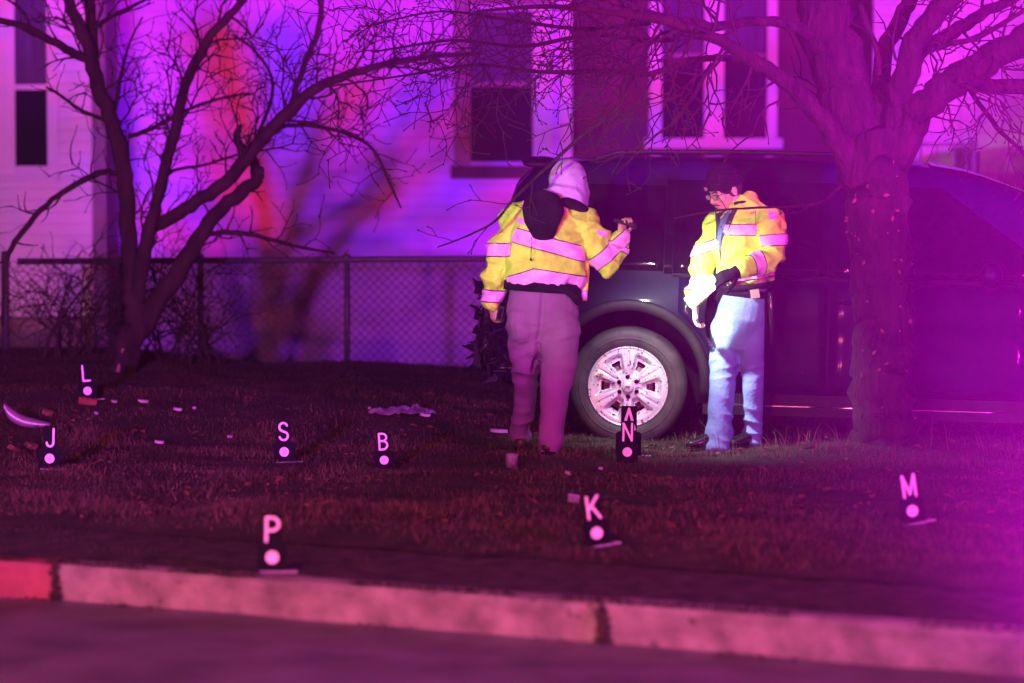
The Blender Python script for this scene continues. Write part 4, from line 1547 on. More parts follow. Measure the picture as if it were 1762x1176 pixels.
# mic-tab patches on the shoulders
for px, py, w, h in ((904, 352, .018, .04), (896, 381, .02, .035), (970, 360, .008, .05), (1036, 402, .03, .03)):
    q = jnt(px, py, Y1)
    band('tab_patch', jsrc, [(q + X * w, X), (q - X * w, -X), (q + Vector((0, 0, h * .5)), Vector((.2, 0, 1))), (q - Vector((0, 0, h * .5)), Vector((-.2, 0, -1)))],
         lambda c, n: n.y < 0, M['tape'], .003, jk, p1)
# loose front flap hanging on the right, with its lining
mb = MB()
for m_, dx, nm in ((M['hivis'], 0, 'jacket_flap'), (M['tape'], .004, 'flap_tape'), (M['hood'], -.05, 'jacket_lining')):
    mb = MB()
    if nm == 'jacket_flap':
        pts = [(1000, 440, 13), (1003, 470, 12), (1005, 498, 7), (1006, 518, 4)]
    elif nm == 'flap_tape':
        pts = [(1005, 499, 6.2), (1006, 516, 4.2)]
    else:
        pts = [(984, 470, 10), (990, 482, 10), (992, 500, 7)]
    mb.tube([jnt(a, bb, Y1 + .02 - dx) for a, bb, r in pts], [(r * .00345, .012 + dx * .5) for a, bb, r in pts], 10, YH)
    mb.build(nm, m_, p1 if nm != 'flap_tape' else jk, True)
# drop hood of the jacket lying on the back, with cord
mb = MB()
mb.tube([jnt(935, 346, Y1 - .10), jnt(934, 362, Y1 - .135), jnt(933, 384, Y1 - .155), jnt(933, 402, Y1 - .150)], [(.108, .06), (.118, .06), (.108, .055), (.070, .045)], 18, YH, True)
mb.ball(jnt(936, 352, Y1 - .07), (.105, .105, .060))
mb.tube([jnt(925, 343, Y1), jnt(985, 352, Y1 + .02), jnt(1005, 362, Y1 + .06)], [(.03, .09), (.03, .09), (.02, .05)], 10, YH, True)
dh, _ = cloth('drop_hood', mb, M['black'], p1, .008, 5, lambda v: .012 * crease(v, 6, 9, 51, 5))
mb = MB()
mb.tube([jnt(914, 408, Y1 - .21), jnt(914, 430, Y1 - .205), jnt(913.5, 446, Y1 - .20)], [.0022, .0022, .0022], 5)
mb.ball(jnt(913.5, 447, Y1 - .20), (.006, .006, .010))
mb.build('draw_cord', M['black'], dh, True)
# pale hood over the head
mb = MB()
mb.ball(HEADP + Vector((-.005, -.005, .028)), (.116, .125, .122), None, 20, 14)
mb.ball(HEADP + Vector((.045, .05, -.02)), (.075, .07, .095))
mb.tube([HEADP + Vector((0, 0, .02)), HEADP + Vector((-.01, -.01, -.05)), jnt(972, 343, Y1 + .09), jnt(970, 356, Y1 + .08)],
        [(.105, .11), (.118, .115), (.125, .11), (.11, .09)], 20, YH + Vector((-.1, 0, 0)), True)
mb.tube([HEADP + Vector((.06, .05, 0)), HEADP + Vector((.085, .05, -.06)), HEADP + Vector((.095, .03, -.115))], [.05, .045, .026], 12, YH, True)
cloth('hood', mb, M['hood'], p1, .0075, 4, lambda v: .006 * crease(v, 8, 6, 3, 5) + .003 * nse(v[0] * 20, v[1] * 20, v[2] * 20) - .003)
# boots
for an, dv, nm in ((LANK, Vector((.02, .20, 0)), 'boot'), (RANK, Vector((.03, .22, 0)), 'boot')):
    mb = MB()
    g = ground_z(an.x, an.y) + .005
    heel = Vector((an.x, an.y - .05, g + .045))
    mb.tube([heel, heel + dv * .35, heel + dv * .8, heel + dv * 1.15 + Vector((0, 0, -.012))], [(.046, .045), (.046, .05), (.052, .042), (.045, .032)], 12, Vector((0, 0, 1)), True)
    mb.tube([heel + Vector((0, .03, 0)), heel + Vector((0, .03, .07))], [.046, .044], 12, YH, True)
    bo, _ = cloth(nm, mb, M['boot'], p1, .007, 3)
    s = MB()
    s.tube([heel + Vector((0, -.055, -.037)), heel + dv * .3 + Vector((0, 0, -.037)), heel + dv * 1.25 + Vector((0, 0, -.04))], [(.044, .012), (.048, .012), (.046, .010)], 12, Vector((0, 0, 1)))
    s.build('sole', M['black'], bo)

# torch in the right hand, held things are things of their own
tc = RWR + RHD * .075 + Vector((.02, -.02, .01))
tdir = Vector((.93, .22, -.26)).normalized()
torch = thing('torch', 'lit black torch held in the raised right hand by the car', 'torch', tc)
mb = MB()
mb.lathe([(0, -.075), (.013, -.075), (.014, -.07), (.014, .03), (.020, .04), (.0215, .066), (.0185, .066)], tc, tdir, 18)
mb.build('barrel', M['plastic'], torch, True)
mb = MB()
mb.lathe([(0, .062), (.0185, .0635)], tc, tdir, 18)
mb.build('lens', M['torchlens'], torch)
LP = tc + tdir * .085
lamp('torch_beam', 'SPOT', LP, (0.95, 0.93, 1.0), 150, 0.02, jnt(1215, 610, 19.60), 120, 1.0)
lamp('torch_hotspot', 'SPOT', LP, (0.92, 0.97, 1.0), 230, 0.015, jnt(1240, 592, 19.50), 24, 0.9)
# dark phone in the left hand
pc = LWR + LHD * .095 + Vector((.035, -.035, .005))
ph = thing('phone', 'small dark phone held low in the left fist', 'phone', pc)
mb = MB()
Mx = Matrix.Translation(pc) @ Matrix.Rotation(R(12), 4, 'Y')
mb.box((-.018, -.010, -.045), (.018, .006, .045), Mx)
mb.build('case', M['plastic'], ph)
mb = MB()
mb.box((-.012, -.0125, -.03), (.012, -.0102, .035), Mx)
mb.build('screen', M['carglass'], ph)

# ================= the officer reading a paper =================
Y2 = 19.58
p2 = thing('person', 'person in blue trousers and yellow jacket looking down at a paper', 'person', Vector((at(1270, 775, Y2).x, Y2, 0.0)))
FV = Vector((-.78, -.62, 0)).normalized()        # where the body faces
LV = Vector((.62, -.78, 0)).normalized()         # towards the left shoulder
c_hip, c_wst, c_cst, c_up = jnt(1276, 545, Y2), jnt(1284, 495, Y2), jnt(1281, 420, Y2), jnt(1283, 372, Y2)
L2SH, L2EL, L2WR = jnt(1321, 378, Y2 - .10), jnt(1333, 442, Y2 - .16), jnt(1276, 466, Y2 - .31)
R2SH, R2EL, R2WR = jnt(1238, 380, Y2 + .12), jnt(1214, 440, Y2 + .08), jnt(1197, 515, Y2 - .02)
H2 = jnt(1247, 327, Y2 - .02)
N2 = jnt(1268, 352, Y2 + .02)
T2h = frame(Vector((-.80, -.52, -.42)))
L2HIP, L2KN, L2AN = jnt(1296, 560, Y2 - .04), jnt(1297, 665, Y2 - .03), jnt(1296, 752, Y2 + .05)
R2HIP, R2KN, R2AN = jnt(1252, 562, Y2 + .04), jnt(1243, 668, Y2), jnt(1237, 757, Y2 - .02)

b = MB()
b.tube([c_hip + Vector((0, 0, .05)), c_wst, c_cst, c_up, N2 + Vector((0, 0, -.03))], [(.12, .09), (.145, .105), (.165, .115), (.15, .10), (.06, .06)], 18, FV, True)
head(b, H2, T2h, 0.98)
b.tube([N2 + Vector((.01, .01, -.06)), H2 + T2h @ Vector((0, .025, -.03))], [.060, .058], 14, YH, True)
for a, e, w in ((L2SH, L2EL, L2WR), (R2SH, R2EL, R2WR)):
    b.tube([a, a.lerp(e, .5), e, e.lerp(w, .4), w], [.055, .05, .044, .045, .030], 12, YH, True)
for a, k_, an in ((L2HIP, L2KN, L2AN), (R2HIP, R2KN, R2AN)):
    b.tube([a, a.lerp(k_, .5), k_, k_.lerp(an, .35), an], [.072, .066, .052, .050, .036], 12, YH, True)
    b.tube([an + Vector((0, 0, .03)), an + Vector((0, 0, -.03))], [.034, .030], 10, LV, True)
R2HD = Vector((-.02, -.25, -1)).normalized()
hand(b, R2WR + R2HD * .045, R2HD, Vector((.80, -.30, -.1)), 1, (.40, .55, .62, .70), 0.98, .16, .35)
L2HD = Vector((-.93, -.20, -.30)).normalized()
hand(b, L2WR + L2HD * .02, L2HD, Vector((-.25, .75, -.6)), 1, (.45, .55, .6, .65), 0.97, .06, .5)
me = melt(b, 0.0046, 3, 'body')
shift_mesh(me, parent_origin(p2))
body2 = place(me, 'body', M['skin'], p2, True)


def H(x, y, z):
    return H2 + T2h @ (Vector((x, y, z)) * .98)


# eyes, brows, moustache, spectacles
for s in (-1, 1):
    mb = MB()
    mb.ball(H(s * .031, -.083, -.003), (.0115, .0115, .0115), None, 12, 8)
    e = mb.build('eye', M['chip'], p2, True)
    mb = MB()
    mb.ball(H(s * .031, -.0925, -.006), (.0045, .0045, .0045), None, 8, 6)
    mb.build('iris', M['hair'], e, True)
    mb = MB()
    mb.tube([H(s * .012, -.104, .022), H(s * .030, -.103, .028), H(s * .050, -.088, .022)], [(.004, .005), (.0045, .006), (.003, .004)], 6)
    mb.build('eyebrow', M['hair'], p2, True)
mb = MB()
mb.tube([H(-.036, -.094, -.064), H(-.018, -.108, -.055), H(0, -.111, -.053), H(.018, -.108, -.055), H(.036, -.094, -.064)], [(.003, .002), (.005, .004), (.0045, .004), (.005, .004), (.003, .002)], 8, T2h @ Vector((0, 0, 1)))
mb.build('moustache', M['hair'], p2, True)
g = MB()
for s in (-1, 1):
    ring = [H(s * .033 + .024 * math.cos(a), -.113 + .006 * abs(math.cos(a)) * (1 if s * math.cos(a) > 0 else 0), -.003 + .017 * math.sin(a)) for a in np.linspace(0, 2 * math.pi, 17)]
    g.tube(ring, [.0022] * 17, 5)
    g.tube([H(s * .057, -.108, .003), H(s * .078, -.06, .006), H(s * .082, .0, .002)], [.0022] * 3, 5)
g.tube([H(-.010, -.114, 0), H(0, -.117, .003), H(.010, -.114, 0)], [.0022] * 3, 5)
gl = g.build('spectacles', M['hair'], p2, True)
for s in (-1, 1):
    mb = MB()
    mb.tube([H(s * .033, -.1125, -.003), H(s * .033, -.1140, -.003)], [(.022, .0155)] * 2, 16, T2h @ Vector((0, 0, 1)))
    mb.build('spectacle_lens', M['lens'], gl)
# black knit cap with a small badge, short hair under it
mb = MB()
mb.ball(H(0, .015, .055), (.093, .112, .100), T2h, 20, 14)
mb.ball(H(0, .005, .085), (.085, .100, .088), T2h, 20, 14)
ring = [H(.090 * math.sin(a), .012 - .108 * math.cos(a), .040 + .010 * math.cos(a)) for a in np.linspace(0, 2 * math.pi, 25)]
mb.tube(ring, [(.016, .020)] * 25, 10, T2h @ Vector((0, 0, 1)))
cap, _ = cloth('knit_cap', mb, M['black'], p2, .006, 3, lambda v: .002 * math.sin(v[2] * 220))
mb = MB()
q = H(.012, -.122, .060)
mb.tube([q, q + (T2h @ Vector((0, -1, 0))) * .006], [(.013, .013), (.012, .012)], 10, T2h @ Vector((0, 0, 1)))
mb.build('cap_badge', M['silver'], cap)
mb = MB()
mb.ball(H(0, .035, .0), (.083, .085, .075), T2h, 18, 12)
mb.build('hair', M['hair'], p2, True)

# trousers with a dark side stripe
t = MB()
t.tube([jnt(1285, 503, Y2), jnt(1282, 520, Y2), jnt(1276, 550, Y2), jnt(1272, 578, Y2)], [(.155, .125), (.168, .140), (.178, .155), (.14, .13)], 22, FV, True)
t.tube([L2HIP, L2HIP.lerp(L2KN, .4), L2KN, L2KN.lerp(L2AN, .5), L2AN, L2AN + Vector((0, 0, -.03))],
       [(.098, .098), (.088, .088), (.074, .078), (.066, .074), (.064, .076), (.065, .08)], 18, YH, True)
t.tube([R2HIP, R2HIP.lerp(R2KN, .4), R2KN, R2KN.lerp(R2AN, .5), R2AN, R2AN + Vector((-.01, 0, -.04))],
       [(.110, .11), (.098, .10), (.084, .088), (.080, .086), (.088, .095), (.094, .105)], 18, YH, True)


def f3(v):
    z = v[2]
    low = sstep(.48, .10, z)
    kn = sstep(.66, .56, z) * sstep(.42, .52, z)
    return .010 * low * crease(v, 4, 14, 21, 5) + .009 * kn * crease(v, 5, 17, 25, -6) + .004 * sstep(.7, .9, z) * crease(v, 7, 6, 28, 6) + .0025 * nse(v[0] * 15, v[1] * 15, v[2] * 10) - .004
tr2, tr2src = cloth('trousers', t, M['bluepants'], p2, .0078, 6, f3)
xs = Vector((1, 0, 0))
band('side_stripe', tr2src, [(jnt(1312, 600, Y2), -xs), (jnt(1280, 500, Y2), Vector((0, 0, 1)))], lambda c, n: n.x > 0.25 and c.z < 1.02, M['black'], .004, tr2, p2)
# belt with pouches and holster
bl = MB()
bl.tube([jnt(1285, 511, Y2), jnt(1286, 499, Y2)], [(.166, .137), (.164, .135)], 28, FV)
bt_ = bl.build('belt', M['black'], p2, True)
mb = MB()
q = jnt(1299, 506, Y2 - .175)
mb.box((-.026, -.016, -.026), (.026, .016, .026), Matrix.Translation(q) @ Matrix.Rotation(R(-8), 4, 'Y'))
mb.build('pouch', M['pouch'], bt_)
mb = MB()
mb.tube([jnt(1325, 508, Y2 - .10), jnt(1328, 545, Y2 - .09), jnt(1328, 590, Y2 - .07)], [(.028, .05), (.028, .05), (.018, .035)], 10, YH, True)
mb.build('holster', M['shoe'], bt_, True)
# dark lower back panel of the open jacket hanging at the far hip
mb = MB()
mb.tube([jnt(1246, 470, Y2 + .05), jnt(1240, 510, Y2 + .06), jnt(1228, 550, Y2 + .07), jnt(1219, 580, Y2 + .07)], [(.085, .05), (.082, .05), (.055, .035), (.016, .015)], 14, YH, True)
cloth('jacket_tail', mb, M['black'], p2, .008, 4, lambda v: .006 * crease(v, 6, 5, 31, 5))

# jacket
j = MB()
j.tube([jnt(1287, 483, Y2), jnt(1286, 466, Y2), jnt(1282, 430, Y2), jnt(1281, 400, Y2), jnt(1283, 375, Y2 + .01), jnt(1279, 358, Y2 + .02), jnt(1271, 346, Y2 + .03)],
       [(.168, .150), (.184, .168), (.188, .170), (.186, .160), (.170, .140), (.125, .115), (.085, .085)], 26, FV)
j.tube([L2SH + Vector((-.07, .05, .04)), L2SH, L2SH.lerp(L2EL, .5), L2EL + Vector((.0, 0, -.005)), L2EL.lerp(L2WR, .45), L2EL.lerp(L2WR, .86)],
       [.085, .096, .090, .086, .078, .064], 18, YH, True)
j.tube([R2SH + Vector((.06, -.03, .03)), R2SH, R2SH.lerp(R2EL, .5), R2EL, R2EL.lerp(R2WR, .5), R2WR + Vector((0, 0, .01))],
       [.070, .082, .074, .071, .066, .058], 18, YH, True)


def f4(v):
    r = .018 * crease(v, 5, 7, 41, -6) + .008 * crease(v, 10, 13, 46, 7) + .004 * nse(v[0] * 17, v[1] * 17, v[2] * 17)
    return r - .006
jk2, j2src = cloth('jacket', j, M['hivis'], p2, .0076, 5, f4)
bn2 = near_bone([(L2SH, L2EL), (L2EL, L2WR), (R2SH, R2EL), (R2EL, R2WR), (c_wst, c_up), (jnt(1265, 420, Y2 - .08), jnt(1268, 480, Y2 - .08)), (jnt(1295, 400, Y2 - .1), jnt(1295, 480, Y2 - .1))])
tor2 = lambda c, n: bn2(c) >= 4
zx = jnt(1243, 420, Y2).x
tape(j2src, jnt(1270, 396, Y2 - .15), Vector((.0, 0, 1)), .029, lambda c, n: tor2(c, n) and zx < c.x < jnt(1297, 400, Y2).x and n.y < .2, jk2, p2)
tape(j2src, jnt(1290, 474, Y2 - .15), Vector((-.12, 0, 1)), .024, tor2, jk2, p2)
tape(j2src, jnt(1333, 413, Y2 - .12), Vector((-.05, 0, 1)), .030, lambda c, n: bn2(c) == 0, jk2, p2)
tape(j2src, L2EL.lerp(L2WR, .60), L2WR - L2EL, .034, lambda c, n: bn2(c) == 1, jk2, p2)
tape(j2src, jnt(1212, 427, Y2), Vector((-.35, 0, 1)), .028, lambda c, n: bn2(c) in (2, 3), jk2, p2)
tape(j2src, jnt(1200, 487, Y2), Vector((-.1, 0, 1)), .030, lambda c, n: bn2(c) == 3, jk2, p2)
q = jnt(1327, 370, Y2 - .1)
band('tab_patch', j2src, [(q + X * .025, X), (q - X * .025, -X), (q + Vector((0, 0, .025)), Vector((0, 0, 1))), (q - Vector((0, 0, .025)), Vector((0, 0, -1)))], lambda c, n: n.y < 0, M['tape'], .003, jk2, p2)
# dark knitted hem
mb = MB()
mb.tube([jnt(1288, 498, Y2), jnt(1287, 488, Y2)], [(.168, .148), (.172, .152)], 26, FV)
mb.build('hem', M['black'], jk2, True)
# open front: black lining, blue shirt, zip line
def on_front(px, py, out):
    """a place on the jacket's front surface plus out towards the viewer"""
    o = Vector((0, 0, CAMZ))
    d = ray(px, py).normalized()
    best = bvh2.ray_cast(o, d)
    if best[0] is None:
        return jnt(px, py, Y2 - .12)
    return best[0] - d * out
from mathutils.bvhtree import BVHTree
bm = bmesh.new()
bm.from_mesh(j2src)
bvh2 = BVHTree.FromBMesh(bm)
def ribbon(name, rows, m, out, parent):
    """rows of (px left, px right, py): a strip lying on the jacket front"""
    mb = MB()
    nw = 5
    vs = []
    for (a, bb, y) in spline(rows, 4):
        for k in range(nw):
            vs.append(on_front(a + (bb - a) * k / (nw - 1), y, out))
    nr = len(vs) // nw
    mb.add(vs, [(i * nw + k, i * nw + k + 1, (i + 1) * nw + k + 1, (i + 1) * nw + k) for i in range(nr - 1) for k in range(nw - 1)])
    return mb.build(name, m, parent, True)
ribbon('front_lining', [(1230, 1270, 360), (1231, 1262, 375), (1232, 1255, 392), (1231, 1246, 405), (1233, 1241, 420), (1238, 1240, 440), (1239, 1240.5, 468)], M['edge'], .006, jk2)
ribbon('shirt_front', [(1246, 1258, 361), (1241, 1252, 375), (1237, 1246, 392), (1234, 1241, 408), (1236, 1240, 425), (1238.6, 1239.4, 434)], M['blueshirt'], .011, jk2)
bm.free()
# stand-up collar
mb = MB()
ring = []
for a in np.linspace(R(30), R(330), 19):
    v = FV * math.cos(a) + LV * math.sin(a)
    ring.append(N2 + Vector((.012, .0, -.005)) + v * .088 + Vector((0, 0, .030 - .022 * math.cos(a))))
mb.tube(ring, [(.034, .010)] * 19, 8, Vector((.0, 0, 1)))
mb.v = [v for v in mb.v]
mb.build('collar', M['black'], jk2, True)
mb = MB()
mb.tube([jnt(1299.5, 362, Y2 - .215), jnt(1300.5, 376, Y2 - .22), jnt(1300.5, 390, Y2 - .22)], [.002] * 3, 5)
mb.build('draw_cord', M['black'], jk2)
# black glove
gm = MB()
hand(gm, L2WR + L2HD * .02, L2HD, Vector((-.25, .75, -.6)), 1, (.45, .55, .6, .65), 1.16, .06, .5)
gm.tube([L2EL.lerp(L2WR, .84), L2WR, L2WR + L2HD * .04], [.050, .046, .042], 14, YH, True)
cloth('glove', gm, M['black'], p2, .006, 3, None)
# shoes
for an, toe, yaw in ((R2AN, .30, Vector((-.97, -.25, 0))), (L2AN, .28, Vector((-.70, -.70, 0)))):
    yaw.normalize()
    mb = MB()
    gz = ground_z(an.x, an.y) + .004
    hl_ = Vector((an.x, an.y, gz + .045)) - yaw * .055
    mb.tube([hl_, hl_ + yaw * .09 + Vector((0, 0, .012)), hl_ + yaw * .18 + Vector((0, 0, -.006)), hl_ + yaw * .245 + Vector((0, 0, -.016))],
            [(.038, .042), (.042, .052), (.048, .034), (.040, .024)], 14, Vector((0, 0, 1)), True)
    mb.tube([hl_ + yaw * .03, hl_ + yaw * .03 + Vector((0, 0, .10))], [.044, .046], 12, YH, True)
    so, _ = cloth('shoe', mb, M['shoe'], p2, .006, 4)
    s = MB()
    s.tube([hl_ - yaw * .04 + Vector((0, 0, -.036)), hl_ + yaw * .1 + Vector((0, 0, -.036)), hl_ + yaw * .262 + Vector((0, 0, -.038))], [(.038, .010), (.044, .010), (.042, .008)], 14, Vector((0, 0, 1)))
    s.build('sole', M['black'], so)

# the paper he holds: a folded white form with scribbled lines
pa, pb_, pc_, pd_ = jnt(1177, 514, Y2 - .20), jnt(1191, 532, Y2 - .22), jnt(1241, 491, Y2 - .34), jnt(1226, 472, Y2 - .30)
pr = thing('paper', 'white folded paper form held in the black glove', 'paper', (pa + pc_) / 2)
mb = MB()
nn_ = 7
vs = []
nrm = (pb_ - pa).cross(pd_ - pa).normalized()
for side in (0, 1):
    for i in range(nn_):
        t_ = i / (nn_ - 1)
        w = .012 * math.sin(t_ * math.pi) + .004 * math.sin(t_ * 9)
        for s_ in (0, .5, 1):
            q = pa.lerp(pd_, t_).lerp(pb_.lerp(pc_, t_), s_)
            vs.append(q + nrm * (w + side * .0016 + .004 * (s_ == .5)))
fs = []
for side in (0, 1):
    o_ = side * nn_ * 3
    for i in range(nn_ - 1):
        for k in range(2):
            q = (o_ + i * 3 + k, o_ + i * 3 + k + 1, o_ + (i + 1) * 3 + k + 1, o_ + (i + 1) * 3 + k)
            fs.append(q)
mb.add(vs, fs)
mb.build('sheet', M['paper'], pr)
view = (Vector((0, 0, CAMZ)) - pa).normalized()
for t0, t1, s_ in ((.22, .34, .45), (.38, .47, .42), (.52, .62, .40), (.25, .36, .62), (.40, .50, .66), (.64, .78, .55)):
    mb = MB()
    pts = [pa.lerp(pd_, t_).lerp(pb_.lerp(pc_, t_), s_ + .03 * math.sin(t_ * 90)) + nrm * (.012 * math.sin(t_ * math.pi) + .004 * math.sin(t_ * 9)) * 1 + view * .007 for t_ in np.linspace(t0, t1, 8)]
    mb.tube(pts, [.0016] * 8, 4)
    mb.build('pen_mark', M['ink'], pr)

# ------------------------------------------------------------------ evidence markers
def arc(cx, cy, rx, ry, a0, a1, n=9):
    return [(cx + rx * math.cos(R(a0 + (a1 - a0) * i / (n - 1))), cy + ry * math.sin(R(a0 + (a1 - a0) * i / (n - 1)))) for i in range(n)]


# plain round-ended strokes in a box one unit high
STROKES = dict(
    P=(.52, [[(0, 0), (0, 1), (.24, 1)] + arc(.24, .73, .28, .27, 90, -90) + [(0, .46)]]),
    K=(.54, [[(0, 0), (0, 1)], [(.50, 1), (.06, .44)], [(.18, .58), (.54, 0)]]),
    M=(.66, [[(0, 0), (.0, 1), (.33, .12), (.66, 1), (.66, 0)]]),
    N=(.50, [[(0, 0), (0, 1), (.50, 0), (.50, 1)]]),
    A=(.58, [[(0, 0), (.29, 1), (.58, 0)], [(.1, .3), (.48, .3)]]),
    L=(.46, [[(0, 1), (0, 0), (.46, 0)]]),
    J=(.38, [[(.38, 1), (.38, .22)] + arc(.19, .21, .19, .21, 0, -180)]),
    S=(.50, [arc(.25, .755, .235, .245, 20, 180, 8) + arc(.25, .755, .235, .235, 190, 235, 4) + arc(.25, .245, .25, .245, 50, -30, 6) + arc(.25, .245, .245, .245, -40, -165, 9)]),
    B=(.50, [[(0, 0), (0, 1), (.22, 1)] + arc(.22, .77, .24, .23, 90, -90) + [(0, .54)], [(.22, .54)] + arc(.22, .27, .28, .27, 90, -90) + [(0, 0)]]),
)


def letter_mesh(ch, h, w=None):
    """flat printed letter h high, centred, facing -Y"""
    wd, strokes = STROKES[ch]
    kx = (w / h / wd) if w else 1.0
    r = .056 * h
    mb = MB()
    for st in strokes:
        pts = [Vector(((x - wd / 2) * kx * (h - 2 * r), 0, (y - .5) * (h - 2 * r))) for x, y in st]
        for k, (a, b_) in enumerate(zip(pts[:-1], pts[1:])):
            d = (b_ - a).normalized()
            q = Vector((-d.z, 0, d.x)) * r
            y0 = -.0002 * (k % 3)
            mb.add([v + Vector((0, yy, 0)) for yy in (y0 - .0012, y0) for v in (a - q, b_ - q, b_ + q, a + q)],
                   [(0, 1, 2, 3), (7, 6, 5, 4), (0, 4, 5, 1), (1, 5, 6, 2), (2, 6, 7, 3), (3, 7, 4, 0)])
        for k, p in enumerate(pts):
            y0 = -.0013 - .00013 * (k % 4)
            n = 12
            mb.add([p + Vector((r * math.cos(2 * math.pi * i / n), y0, r * math.sin(2 * math.pi * i / n))) for i in range(n)], [tuple(range(n))])
    return mb.mesh('letter')


def marker(ch, px, py, label, roll=0.0, yaw=0.0, lean=0.0, hgt=0.255, lift=0.0, lw=None, foot=1):
    g = on_ground(px, py)
    r = thing('evidence_marker', label, 'marker', g + Vector((0, 0, lift)), (R(lean), R(roll), R(yaw)), 'lettered evidence markers on the ground')
    k = hgt / 0.255
    t = 0.002
    # stepped black board standing upright
    w1, w0, h0 = .040 * k, .064 * k, .125 * k
    out = [(-w0, 0.004), (w0, 0.004), (w0, h0 - .012), (w0 - .012, h0), (w1, h0 + .002), (w1, hgt - .006), (w1 - .006, hgt), (-w1 + .006, hgt), (-w1, hgt - .006), (-w1, h0 + .002), (-w0 + .012, h0), (-w0, h0 - .012)]
    mb = MB()
    n = len(out)
    mb.add([(x, -t, z) for x, z in out] + [(x, t, z) for x, z in out],
           [tuple(range(n)), tuple(range(2 * n - 1, n - 1, -1))] + [(i, i + n, (i + 1) % n + n, (i + 1) % n) for i in range(n)])
    place(mb.mesh('board'), 'board', M['marker'], r)
    mb = MB()
    if foot:
        mb.box((-w0 + .01, -.004, 0.0), (w0 + .045 * k, .085 * k, 0.0035))
        mb.box((-w0 + .01, -.0065, 0.0), (w0 + .045 * k, -.0045, 0.007))
    else:
        mb.box((-w0, -.004, 0.0), (w0, .085 * k, 0.0035))
    place(mb.mesh('foot_plate'), 'foot_plate', M['footplate'] if foot else M['marker'], r)
    lh = .115 * k
    me = letter_mesh(ch, lh, lw)
    me.transform(Matrix.Translation((0, -t - .0006, hgt - .010 - lh / 2)))
    place(me, 'letter', M['print'], r)
    mb = MB()
    mb.lathe([(0, 0.0016), (.0285 * k, .0016), (.0285 * k, 0)], (0, -t, .066 * k), (0, -1, 0), 28)
    place(mb.mesh('dot'), 'dot', M['print'], r)
    return r


marker('P', 468, 986, 'black evidence marker with white letter P at the kerb edge', 1, 3)
marker('K', 1030, 942, 'black evidence marker with white letter K leaning left near the kerb', -8, 12, 0, .25)
marker('M', 1573, 903, 'black evidence marker with white letter M tilted left in front of the tree', -9, 14, 0, .255, lw=.066)
marker('S', 490, 797, 'black evidence marker with white letter S on the lawn', -2, -6, 0, .25)
marker('B', 662, 806, 'black evidence marker with white letter B sunk in the grass', -3, 0, 0, .225, -.012, foot=0)
marker('J', 85, 809, 'black evidence marker with white letter J at the left edge', 2, -4, 0, .25)
marker('N', 1079, 797, 'black evidence marker with letter N in front of the car wheel', 1, 0, 0, .245, foot=0)
marker('A', 1081, 786, 'black evidence marker with letter A mostly hidden behind another marker', 1, -8, 0, .30)
gb = on_ground(152, 693)
marker('L', 152, 690, 'black evidence marker with white letter L standing behind a red brick', -4, 0, 0, .25)

# ------------------------------------------------------------------ wreckage and litter on the lawn
def slab(name, label, cat, px, py, size, m, rz=0, tilt=(0, 0), group=None, bend=0.0, lift=0.0):
    g = on_ground(px, py)
    mb = MB()
    lx, ly, lz = size
    nx = 6
    vs, fs = [], []
    prof_ = [(-.5, 0), (-.38, .9), (0, 1), (.36, .85), (.5, 0)]
    for i in range(nx + 1):
        u = i / nx - .5
        w = 1 - 1.1 * abs(u) ** 1.7 + random.uniform(-.08, .08)
        for a, h in prof_:
            vs.append((u * lx, a * ly * w, h * lz + bend * (u * u) * lx))
    n = len(prof_)
    for i in range(nx):
        for k in range(n - 1):
            fs.append((i * n + k, i * n + k + 1, (i + 1) * n + k + 1, (i + 1) * n + k))
        fs.append((i * n + n - 1, i * n, (i + 1) * n, (i + 1) * n + n - 1))
    fs += [tuple(range(n - 1, -1, -1)), tuple(nx * n + k for k in range(n))]
    mb.add(vs, fs)
    me = mb.mesh(name)
    o = place(me, name, m)
    o.location = g + Vector((0, 0, .012 + lift))
    o.rotation_euler = (R(tilt[0]), R(tilt[1]), R(rz))
    return tag(o, label, cat, group)


# curved piece of bumper
mb = MB()
rows = [(8, 697, 3, 0), (18, 712, 9, 0), (38, 724, 8.5, .01), (62, 729, 6, .03), (88, 731, 1.5, .05)]
YG = on_ground(60, 736).y - .03
pts = [at(a, b, YG) for a, b, r_, e in rows]
sp_ = spline([tuple(p) + (r_,) for p, (a, b, r_, e) in zip(pts, rows)], 5)
g0 = on_ground(48, 735)
off = Vector((0, 0, max(0, ground_z(g0.x, YG) - .01 - min(p[2] - p[3] * .004 for p in sp_))))
vs = []
for q in sp_:
    c = Vector(q[:3]) + off
    h = q[3] * .0040
    for k in range(7):
        a = math.pi * (k / 6 - .5)
        vs.append(c + Vector((0, -.05 * math.cos(a), h * math.sin(a))))
mb.add(vs, [(i * 7 + k, i * 7 + k + 1, (i + 1) * 7 + k + 1, (i + 1) * 7 + k) for i in range(len(sp_) - 1) for k in range(6)])
n0 = len(mb.v)
o = mb.build('bumper_fragment', M['silver'], None, True)
md = o.modifiers.new('thickness', 'SOLIDIFY')
md.thickness = .006
tag(o, 'curved silver bumper fragment lying at the far left', 'car part')

# red brick below marker L
gb = on_ground(152, 694)
br = MB()
br.box((-.062, -.03, 0), (.062, .03, .052))
bo_ = place(br.mesh('brick'), 'brick', M['brick'])
bo_.location = gb + Vector((0, -.06, -.012))
bo_.rotation_euler = (0, R(9), R(8))
bv = bo_.modifiers.new('bevel', 'BEVEL')
bv.width = .006
tag(bo_, 'red brick lying in front of the letter L marker', 'brick')

